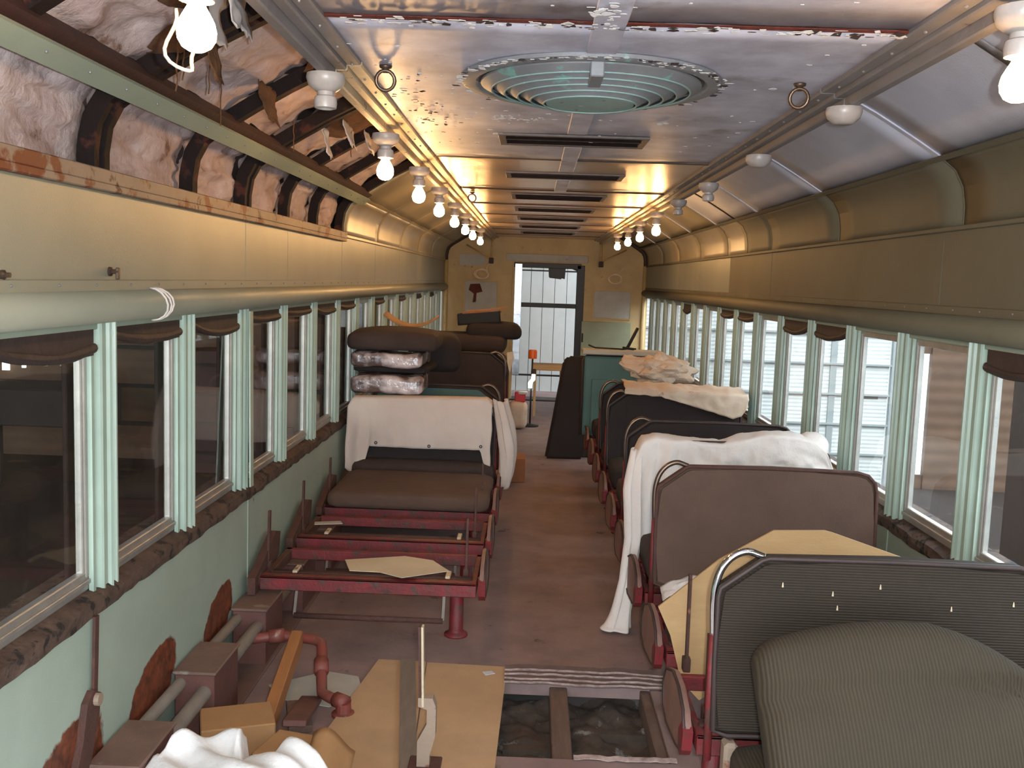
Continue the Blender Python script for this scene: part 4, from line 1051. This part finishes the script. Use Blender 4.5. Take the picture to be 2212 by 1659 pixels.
# white tarp heaped in the corner
def ybk(x): return plin([(-1.20, 2.55), (-1.08, 2.70), (-1.02, 2.86), (-.98, 2.90), (-.84, 2.93), (-.80, 2.80), (-.72, 2.82), (-.655, 2.88), (-.58, 2.80), (-.52, 2.72), (-.44, 2.71), (-.34, 2.66)], x)
b = BM()
def tarp(u, v):
    x = lerp(-1.20, -.31, u); yb = ybk(x); y = lerp(1.75, yb, v)
    edge_ = min(1, (1 - v) / .10); side_ = min(1, min(u, 1 - u) / .06)
    fold = .065 * abs(nz(x * 3.6 + y * 2.2, y * 3 - x, 1)) + .012 * fbm(x * 4, y * 4, 2, 3) + .012 * math.sin((x * 1.2 + y * 1.6) * 30 + 5 * nz(x * 2.5, y * 2.5, 5))
    pk = .055 * math.exp(-(((x + .655) / .07) ** 2)) * max(0, v - .45) * 1.7
    fl_ = max(0, min(1, (x + 1.035) / .012)) * max(0, min(1, (-.825 - x) / .012))
    z = .225 + fold + pk + fl_ * max(0, min(1, (v - .84) / .05)) * (.022 + .02 * ((x + .93) / .1) ** 2)
    z = lerp(.012, z, (edge_ ** .35) * (side_ ** .5))
    return (x + .01 * nz(y * 9, x * 5), y - .02 * (1 - edge_), z)
sheet(b, 120, 90, tarp)
o = single('white_tarp', b, MATS['tarp_white'], 'crumpled white tarp heaped in the lower left corner', 'tarp', smooth=True); thick(o, .004)

# paper on the first frame
b = BM()
pp = [(-.823, 4.369), (-.556, 4.459), (-.42, 4.41), (-.331, 4.262), (-.527, 4.127), (-.636, 4.201), (-.77, 4.197)]
prism(b, [(x, y, .338 + .006 * nz(x * 9, y * 9)) for x, y in pp], (0, 0, .0025)); single('paper_sheet', b, MATS['paper'], 'creased tan paper sheet lying on the nearest left seat frame', 'paper')
b = BM(); prism(b, [(-1.11, 5.02, .339), (-.98, 5.06, .339), (-.96, 5.01, .339), (-1.10, 4.97, .339)], (0, 0, .004)); single('paper_scrap', b, MATS['board_pale'], 'small pale scrap on the wall end of the second left frame', 'paper')
# loose green strip leaning on the left window sill
b = BM(); bar(b, (-1.190, 4.125, .722), (-1.208, 4.165, 1.478), .006, .045, (1, 0, 0)); single('loose_trim_strip', b, MATS['mint_trim'], 'loose mint green trim strip leaning in the left window band', 'trim strip')
# bolt and string on the left letterboard and moulding
t = thing('wall_bolt', 'small bolt sticking out of the near left letterboard panel', 'bolt', (-1.22, 2.79, 1.635))
b = BM(); lathe(b, [(0, 0), (.014, 0), (.014, .006), (.007, .01), (.007, .028), (0, .028)], (0, 0, 0), 10, 'X'); obj('shank', b, MATS['tarnished'], t)
b = BM(); bbox(b, (.02, -.006, -.022), (.03, .006, .012), .002); obj('tab', b, MATS['tarnished'], t)
t = thing('wall_bolt', 'small bolt at the left image edge above the belt moulding', 'bolt', (-1.22, 2.22, 1.622))
b = BM(); lathe(b, [(0, 0), (.012, 0), (.012, .006), (.006, .01), (.006, .02), (0, .02)], (0, 0, 0), 10, 'X'); obj('shank', b, MATS['tarnished'], t)
b = BM()
for k in range(3):
    pts = []
    for i in range(9):
        a = math.pi * i / 8 - math.pi / 2
        pts.append((-1.215 + (.056 + .003 * k) * math.cos(a), 3.08 + .012 * k + .012 * math.sin(a * 1.5 + k), 1.535 - .052 * math.sin(a)))
    tube(b, pts, .0035, 5)
single('string_wrap', b, MATS['white_cloth'], 'white string looped around the left belt moulding', 'string', smooth=True)

# ------------------------------------------------------------------ pile on the left seats
def eyelet(par, x, y, z):
    b = BM(); lathe(b, [(.004, 0), (.011, 0), (.011, -.003), (.004, -.003)], (x, y, z), 10, 'Y'); obj('eyelet', b, MATS['black_metal'], par)
YBK = 6.25
cl = thing('canvas_cloth', 'beige canvas cloth with eyelets draped over the left seat back', 'cloth', (-.70, YBK, .30))
b = BM()
def drape(u, v):
    # u across the seat, v over the top: 0 rear hem, .35 top, 1 front hem
    x = lerp(-1.17, -.235, u)
    hem = plin([(0, .40), (.04, .36), (.10, .40), (.13, .46), (.155, .55), (.5, .545), (.93, .55), (.96, .43), (1, .44)], u)
    top = plin([(0, .80), (.03, .855), (.5, .868), (.96, .875), (1, .85)], u)
    if v < .3: z = lerp(.70, top, v / .3); y = YBK + .125
    elif v < .4:
        a = (v - .3) / .1; z = top + .012 * math.sin(a * 3.14); y = YBK + .125 - a * .145
    else:
        a = (v - .4) / .6; z = lerp(top, hem, a); fo = .014 * math.sin(u * 55) * (1 if u < .16 else .15) + .010 * nz(u * 12, a * 3)
        y = YBK - .02 - .025 * a + fo * a - .01 * math.sin(a * 3)
    x += .006 * nz(z * 8, u * 6) - (.02 * (1 - z) if u < .12 else 0)
    return (x + .70, y - YBK, z - .30)
sheet(b, 90, 40, drape); o = obj('cloth_sheet', b, MATS['canvas_cloth'], cl, True); thick(o, .003)
for (x, z) in ((-.98, .575), (-.635, .565), (-.30, .575), (-1.08, .42)): eyelet(cl, x + .70, -.055, z - .30)
# sleeve-like hanging end on the aisle side
b = BM()
def sleeve(u, v):
    a = u * 1.2 * math.pi - .4; r = .036 + .022 * math.sin(v * 3.0) - .016 * v
    z = lerp(.87, .31, v); x = -.185 + .02 * v + .045 * math.sin(v * 2.6)
    return (x + r * math.cos(a) + .012 * math.sin(a * 6 + v * 4), YBK + .02 + (r + .02) * -math.sin(a) - .03 * v, z + .03 * nz(u * 4, v * 4))
sheet(b, 30, 30, sleeve)
o = single('hanging_rag', b, MATS['canvas_cloth'], 'pale rag hanging at the aisle end of the left canvas', 'cloth', smooth=True); thick(o, .003)
def cushion(c, s, r, m, label, rot=0.0, puff=.03, wob=.0, tilt=0.0, group='loose cushions piled on the left seats', seed=0, name='seat_cushion'):
    b = BM(); M_ = Matrix.Rotation(rot, 4, 'Z') @ Matrix.Rotation(tilt, 4, 'Y')
    rbox(b, c, s, r, 10, puff, 0, M_, wob, seed); o = single(name, b, m if not isinstance(m, str) else MATS[m], label, 'cushion', group, True); return o
cushion((-.945, 6.60, .935), (.48, .54, .125), .035, WRAP, 'lowest plastic-wrapped cushion resting on the canvas cloth', .03, .015, .022, seed=1)
cushion((-.93, 6.75, 1.025), (.50, .52, .045), .02, 'black_plush', 'thin dark slab between the two plastic-wrapped cushions', -.06, .0)
cushion((-.945, 6.62, 1.10), (.47, .54, .10), .03, WRAP, 'upper plastic-wrapped cushion in the left pile', -.03, .0, .022, seed=4)
cushion((-.915, 6.62, 1.215), (.60, .56, .105), .04, 'dark_plush', 'brown domed cushion topping the left pile', .02, .045)
cushion((-.70, 7.30, 1.09), (.34, .60, .25), .07, 'black_plush', 'dark cushion standing behind the wrapped cushions', .1, .03)
b = BM(); sheet(b, 16, 4, lambda u, v: (lerp(-1.02, -.66, u), 6.70 + v * .16 + .03 * u, 1.318 + .075 * (2 * u - 1) ** 2 - .015 * u + .01 * v))
o = thick(single('curved_board', b, MATS['cardboard'], 'thin curved wooden sheet lying atop the brown domed cushion', 'board', smooth=True), .012)
poly_sheet('card_scrap', [(-.755, 7.05, 1.11), (-.66, 7.10, 1.175), (-.57, 7.12, 1.172), (-.70, 7.06, 1.10)], .006, 'cardboard', 'pale cardboard scrap tucked in front of the raised brown back', 'cardboard')
poly_sheet('yellow_rag', [(-.20, 8.20, 1.04), (-.15, 8.20, 1.05), (-.14, 8.19, 1.0), (-.17, 8.19, .86), (-.195, 8.19, .96)], .012, 'paper', 'torn yellowish lining hanging from the raised brown back corner', 'rag')
cushion((-.66, 9.2, 1.05), (.86, .56, .16), .07, 'dark_plush', 'wide dark cushion lying on the rearmost left seat', 0, .02)
cushion((-.36, 9.25, 1.165), (.52, .56, .13), .06, 'black_plush', 'upper dark green-brown cushion under the black box', .05, .03)
bb = thing('black_crate', 'black open crate of wood strips on the rear left cushions', 'crate', (-.49, 9.15, 1.235)); bb.rotation_euler = (0, -.10, .04)
b = BM()
for lo, hi in (((-.20, -.12, 0), (.20, .12, .012)), ((-.20, -.12, 0), (.20, -.105, .105)), ((-.20, .105, 0), (.20, .12, .105)), ((-.20, -.12, 0), (-.185, .12, .105)), ((.185, -.12, 0), (.20, .12, .105))): box(b, lo, hi)
obj('crate_body', b, MATS['black_rubber'], bb)
for k, (x0, x1, z, y, r_) in enumerate(((-.16, .12, .10, -.06, .02), (-.12, .26, .112, -.02, .10), (-.08, .20, .10, .03, .04))):
    b = BM(); bar(b, (x0, y, z), (x1, y + .01, z + r_ * .5), .032, .018); o = single('wood_strip', b, MATS['lumber'], None, None); bpy.data.objects.remove(o) if False else None
    o.location = Vector((-.49, 9.15, 1.232)) + o.location; tag(o, ['shortest wood strip poking out of the black crate', 'long wood strip jutting right from the black crate', 'rear wood strip lying in the black crate'][k], 'wood strip', 'wood strips in the crate')

# ------------------------------------------------------------------ aisle end
t = thing('cardboard_box', 'brown cardboard box on the aisle floor beside the left seats', 'box', (-.10, 7.98, 0))
b = BM(); bbox(b, (-.09, -.12, 0), (.09, .12, .20), .004); obj('carton', b, MATS['box_card'], t)
b = BM(); bar(b, (-.09, -.12, .20), (-.09, -.17, .235), .003, .17, (0, 0, 1)); obj('flap', b, MATS['box_card'], t)
wl = thing('beacon_stand', 'orange beacon and shining work lamp on a stand in the aisle', 'work light', (.02, 11.0, 0))
b = BM(); tube(b, [(0, 0, .02), (.0, 0, .40), (.005, 0, .78)], .010, 8); obj('pole', b, MATS['black_metal'], wl, True)
b = BM(); lathe(b, [(0, 0), (.10, 0), (.10, .015), (.02, .03), (0, .03)], n=16); obj('foot', b, MATS['black_metal'], wl)
b = BM(); lathe(b, [(0, .775), (.046, .775), (.048, .79), (.048, .86), (.040, .875), (0, .878)], (.005, 0, 0), 18); obj('beacon', b, MATS['orange_plastic'], wl)
b = BM(); tube(b, [(-.012, -.03, .445), (-.012, -.03, .50), (.0, -.03, .52), (.02, -.03, .54), (.022, -.03, .60)], [.020, .024, .018, .022, .020], 10); obj('lamp_tube', b, emit_mat('work_lamp', (1.0, .93, .6), 14.0), wl, True)
b = BM(); bbox(b, (-.002, -.05, .60), (.05, -.01, .66), .006); obj('lamp_cap', b, MATS['vent_dark'], wl)
t = thing('red_tool_box', 'small red box on the aisle floor below the work lamp', 'box', (-.10, 10.82, .19))
b = BM(); bbox(b, (-.06, -.06, .11), (.06, .06, .22), .01); obj('red_body', b, MATS['red_plastic'], t)
b = BM(); bbox(b, (-.02, -.065, .20), (.08, .02, .228), .006); obj('white_lid', b, MATS['flake_white'], t)
b = BM(); rbox(b, (-.12, 10.80, .15), (.20, .24, .29), .05, 6, .02, wob=.03); single('aisle_bundle', b, MATS['brown_paper'], 'pale bundle on aisle floor under the red box', 'bundle', smooth=True)
b = BM(); bbox(b, (.03, 11.8, .57), (.42, 12.1, .64), .006); bbox(b, (.05, 11.82, 0), (.08, 11.85, .6), .003); bbox(b, (.37, 12.05, 0), (.40, 12.08, .6), .003); bbox(b, (.05, 12.05, 0), (.08, 12.08, .6), .003); bbox(b, (.37, 11.82, 0), (.40, 11.85, .6), .003)
single('small_table', b, MATS['plywood'], 'small pale table standing before the end door', 'table')
# seat back leaning upright in the aisle
lb = thing('leaning_seat_back', 'dark brown seat back leaning upright in the aisle at right', 'seat back', (.37, 9.0, 0)); lb.rotation_euler = (0, 0, .10)
def lean_piece(dx, dy, m, name):
    b = BM(); pts = [(-.20 + dx, .0), (.16 + dx, .0), (.14 + dx, .88), (.10 + dx, .95), (-.05 + dx, .96), (-.10 + dx, .91)]
    prism(b, [(x + z * .06, dy + z * .12, z) for x, z in pts], (0, .08, 0)); bmesh.ops.bevel(b, geom=list(b.edges), offset=.02, segments=2, affect='EDGES'); auto_smooth(obj(name, b, MATS[m], lb), 50)
lean_piece(0, 0, 'black_plush', 'cushion_face'); lean_piece(.10, .10, 'dark_plush', 'cushion_back')

# ------------------------------------------------------------------ right side clutter
t = thing('teal_back_panel', 'two stacked teal backed seat backs standing behind right seats', 'seat back', (.78, 8.45, .32))
b = BM(); bbox(b, (-.31, 0, 0), (.34, .05, .70), .02, 2); obj('front_panel', b, MATS['teal_panel'], t)
b = BM(); bbox(b, (-.24, -.02, .0), (.36, .0, .50), .008, 2); obj('lower_panel', b, MATS['teal_panel'], t)
b = BM(); tube(b, [(-.32, .02, .0), (-.32, .02, .66), (-.28, .02, .71), (.30, .02, .71)], .014, 8); obj('edge_piping', b, MATS['dark_plush'], t, True)
b = BM(); bbox(b, (.45, 8.40, 1.035), (1.14, 8.62, 1.078), .006); single('white_plank', b, MATS['board_pale'], 'whitish plank resting on top of the teal seat backs', 'plank')
b = BM(); tube(b, [(.50, 8.45, 1.115), (.56, 8.46, 1.092), (.80, 8.48, 1.086), (.86, 8.50, 1.092), (.92, 8.5, 1.09)], .008, 6); tube(b, [(.84, 8.5, 1.09), (.93, 8.55, 1.27)], .014, 6); tube(b, [(.80, 8.47, 1.10), (.90, 8.5, 1.088)], .012, 6)
single('black_strap', b, MATS['black_rubber'], 'black strap and rod lying on the whitish plank', 'strap', smooth=True)
def crumple(name, cx_, cy_, cz_, sx, sy, sz, seed, m, label, amp=.35):
    b = BM(); bmesh.ops.create_icosphere(b, subdivisions=4, radius=1.0)
    for v in b.verts:
        p = v.co.copy(); n1 = noise.voronoi(p * 1.6 + Vector((seed, 0, 0)))[0]; r = 1 + 1.5 * amp * (n1[1] - n1[0]) - .35 * amp + .12 * fbm(p.x * 2 + seed, p.y * 2, p.z * 2)
        q = Vector((p.x * sx * r, p.y * sy * r, max(p.z, -.72) * sz * r)); v.co = q + Vector((cx_, cy_, cz_))
    return single(name, b, MATS[m], label, 'paper')
crumple('crumpled_paper', .98, 7.36, 1.00, .245, .16, .125, 3.3, 'brown_paper', 'crumpled heap of stained brown paper on the right seat backs')
b = BM(); sheet(b, 24, 10, lambda u, v: (lerp(.66, 1.0, u) + .05 * v, 7.25 + .12 * v, 1.06 - .05 * u + .06 * v - .10 * (1 - v) * u + .02 * fbm(u * 4, v * 4, 7)))
thick(single('paper_flap', b, MATS['brown_paper'], 'flat paper flap spreading left of the crumpled heap', 'paper', smooth=True), .003)
b = BM()
def longpaper(u, v):
    x = lerp(.655, 1.50, u); z0 = .935 - .02 * u
    a = v
    dr = plin([(0, .03), (.3, .04), (.6, .10), (.88, .16), (.95, .14), (1, .07)], u)
    if a < .55: y = 7.05 - (a / .55) * .42; z = z0 + .02 * fbm(u * 6, a * 4, 3) + .03 * math.sin(a / .55 * 3.14)
    else:
        k = (a - .55) / .45; y = 6.63 - .012 * k; z = z0 - dr * k + .006 * nz(u * 9, k * 3)
    return (x + .01 * nz(u * 7, v * 5), y + .008 * nz(u * 14, v * 4), z + .012 * abs(nz(u * 9 + v * 3, v * 6)))
sheet(b, 60, 24, longpaper)
thick(single('paper_sheet', b, MATS['brown_paper'], 'long brown paper sheet draped along a black right seat back', 'paper', smooth=True), .003)
# white sheet over the right seat
YS = 4.66
ws = thing('white_sheet', 'white sheet draped over a right seat back with end trailing on the floor', 'sheet', (.95, YS, .3))
b = BM()
def wsh(u, v):
    x = lerp(.512, 1.475, u)
    top = plin([(0, .80), (.04, .905), (.10, .920), (.26, .912), (.44, .895), (.55, .93), (.66, .95), (.80, .955), (.90, .93), (.96, .88), (1, .80)], u)
    hem = plin([(0, .42), (.10, .40), (.14, .60), (1, .62)], u)
    if v < .25: z = lerp(.62, top, v / .25); y = YS + .12
    elif v < .40:
        a = (v - .25) / .15; z = top + .012 * math.sin(a * 3.14); y = YS + .12 - a * .16
    else:
        a = (v - .40) / .60; z = lerp(top, hem, a); y = YS - .04 - .02 * a + (.014 * math.sin(u * 60) if u < .22 else .020 * fbm(u * 7 + a * 2, a * 3, 4) + .012 * abs(nz(u * 9 - a * 3, a * 2, 8))) * min(1, a * 3)
    return (x + .012 * nz(z * 7, u * 8) - .95, y - YS + .012 * fbm(u * 9, v * 5, 9), z - .3 + .010 * fbm(u * 8, v * 8, 2))
sheet(b, 90, 44, wsh); o = obj('draped_sheet', b, MATS['white_cloth'], ws, True); thick(o, .003)
b = BM()
def tail(u, v):
    a = u * 1.3 * math.pi + 2.6
    z = plin([(0, .86), (.25, .72), (.5, .48), (.7, .30), (.85, .12), (.95, .03), (1, .015)], v)
    cx_ = plin([(0, .53), (.3, .515), (.55, .525), (.75, .50), (.9, .475), (1, .455)], v); r = plin([(0, .02), (.3, .04), (.55, .035), (.75, .028), (.9, .045), (1, .07)], v)
    cy_ = plin([(0, YS), (.4, YS - .06), (.75, YS - .10), (1, YS - .14)], v)
    return (cx_ + r * math.cos(a) + .010 * math.sin(a * 5) - .95, cy_ + r * math.sin(a) * 1.1 + .012 * math.sin(a * 4 + 2) - YS, z + .010 * nz(u * 5, v * 6) - .3)
sheet(b, 40, 44, tail); o = obj('trailing_end', b, MATS['white_cloth'], ws, True); thick(o, .003)
b = BM(); rbox(b, (1.38 - .95, .04, .88 - .3), (.16, .17, .16), .075, 6, .01, wob=.02); obj('bunched_corner', b, MATS['white_cloth'], ws, True)
# plywood offcut between the near right seats
b = BM()
pl = [(0.888, 0.797), (1.068, 0.804), (1.098, 0.797), (1.423, 0.694), (1.452, 0.613), (1.367, 0.392), (0.799, 0.199), (0.704, 0.21), (0.651, 0.17), (0.582, 0.242), (0.538, 0.403), (0.49, 0.505), (0.7, 0.686)]
prism(b, [(x, 3.365 + .05 * z, z) for x, z in pl], (0, .009, 0)); single('plywood_sheet', b, MATS['plywood'], 'tan plywood offcut with angled corners propped behind the nearest right seat', 'plywood')
# loose cushion leaning against the back of the nearest seat
t_ = BM(); rbox(t_, (0, 0, 0), (.78, .13, .46), .055, 18, .0, 0, Matrix.Identity(4))
for v in t_.verts:
    p = v.co; k = (p.z + .23) / .46
    p.z -= k * (.10 * max(0, p.x - .02) / .37 + .16 * (max(0, p.x - .05) / .34) ** 2 + .04 * (max(0, -p.x - .1) / .29) ** 2)
    if p.y < 0: p.y -= .035 * (1 - (p.x / .39) ** 2) * (1 - min(1, abs(p.z) / .25) ** 2) - .026 * math.exp(-((p.z - .06 + .22 * max(0, p.x + .1) ** 2) / .022) ** 2)
bmesh.ops.recalc_face_normals(t_, faces=t_.faces)
me = bpy.data.meshes.new('loose_cushion'); t_.to_mesh(me); t_.free()
o = link('loose_cushion', me, MATS['corduroy_cushion'], None, True)
o.matrix_world = Matrix.Translation((1.00, 2.372, .60)) @ Matrix.Rotation(math.radians(-24), 4, 'X') @ Matrix.Rotation(math.radians(-6), 4, 'Y')
tag(o, 'loose ribbed brown seat cushion leaning on the nearest right seat', 'cushion')
st = thing('lower_bench', 'low brown bench in front of the nearest right seat', 'bench', (.95, 2.05, 0))
b = BM(); rbox(b, (.09, .31, .33), (.90, .50, .15), .05, 7, .0); obj('cushion', b, MATS['corduroy_cushion'], st, True)
b = BM(); bbox(b, (-.33, .08, 0), (.5, .52, .25), .01); obj('box_frame', b, MATS['seat_red'], st)
# striped cloth below the second seat
b = BM(); sheet(b, 20, 8, lambda u, v: (lerp(.58, .86, u), 3.90 + .10 * v, .36 + .05 * math.sin(u * 3.1) + .015 * nz(u * 5, v * 4) + .03 * v))
thick(single('striped_rag', b, MATS['white_cloth'], 'small white rag stuffed under the second right seat back', 'cloth', smooth=True), .004)
# dark red rust patch on the right sill wall
b = BM(); sheet(b, 10, 8, lambda u, v: (XR - .004 - .006 * v, lerp(2.95, 3.35, u) + .05 * nz(v * 4, u * 3), lerp(.50, .67, v) + .02 * nz(u * 6, 3)))
thick(single('sill_rag', b, MATS['rotten_sill'], 'rusty rotten flap hanging below the near right window sill', 'flap'), .004)

# ------------------------------------------------------------------ things in the shed
b = BM(); bbox(b, (4.6, -3, GZ + .55), (6.4, 9.3, 1.9), .02)
for k in range(22): box(b, (4.575, -2.9 + k * .55, GZ + .6), (4.605, -2.85 + k * .55, 1.85))
single('boxcar', b, MATS['boxcar_brown'], 'dark brown boxcar side seen through the near right windows', 'railcar')
t = thing('work_bench', 'dark bench with legs seen through the near left window', 'bench', (-6.6, 13.0, GZ))
b = BM(); bbox(b, (-.9, -.4, .95), (.9, .4, 1.45), .02); obj('bench_box', b, MATS['dark_wood'], t)
for x in (-.8, .8):
    for y in (-.3, .3):
        b = BM(); box(b, (x - .04, y - .04, 0), (x + .04, y + .04, .95)); obj('leg', b, MATS['dark_wood'], t)
t = thing('shelf_rack', 'dark red shelf unit seen through the third left window', 'shelf', (-4.6, 14.8, GZ))
b = BM(); bbox(b, (-.5, -.3, .0), (.5, .3, 1.9), .02); obj('rack_body', b, MATS['red_grille'], t)
for k in range(4):
    b = BM(); box(b, (-.52, -.32, .3 + .45 * k), (.52, -.29, .35 + .45 * k)); obj('shelf_edge', b, MATS['dark_wood'], t)
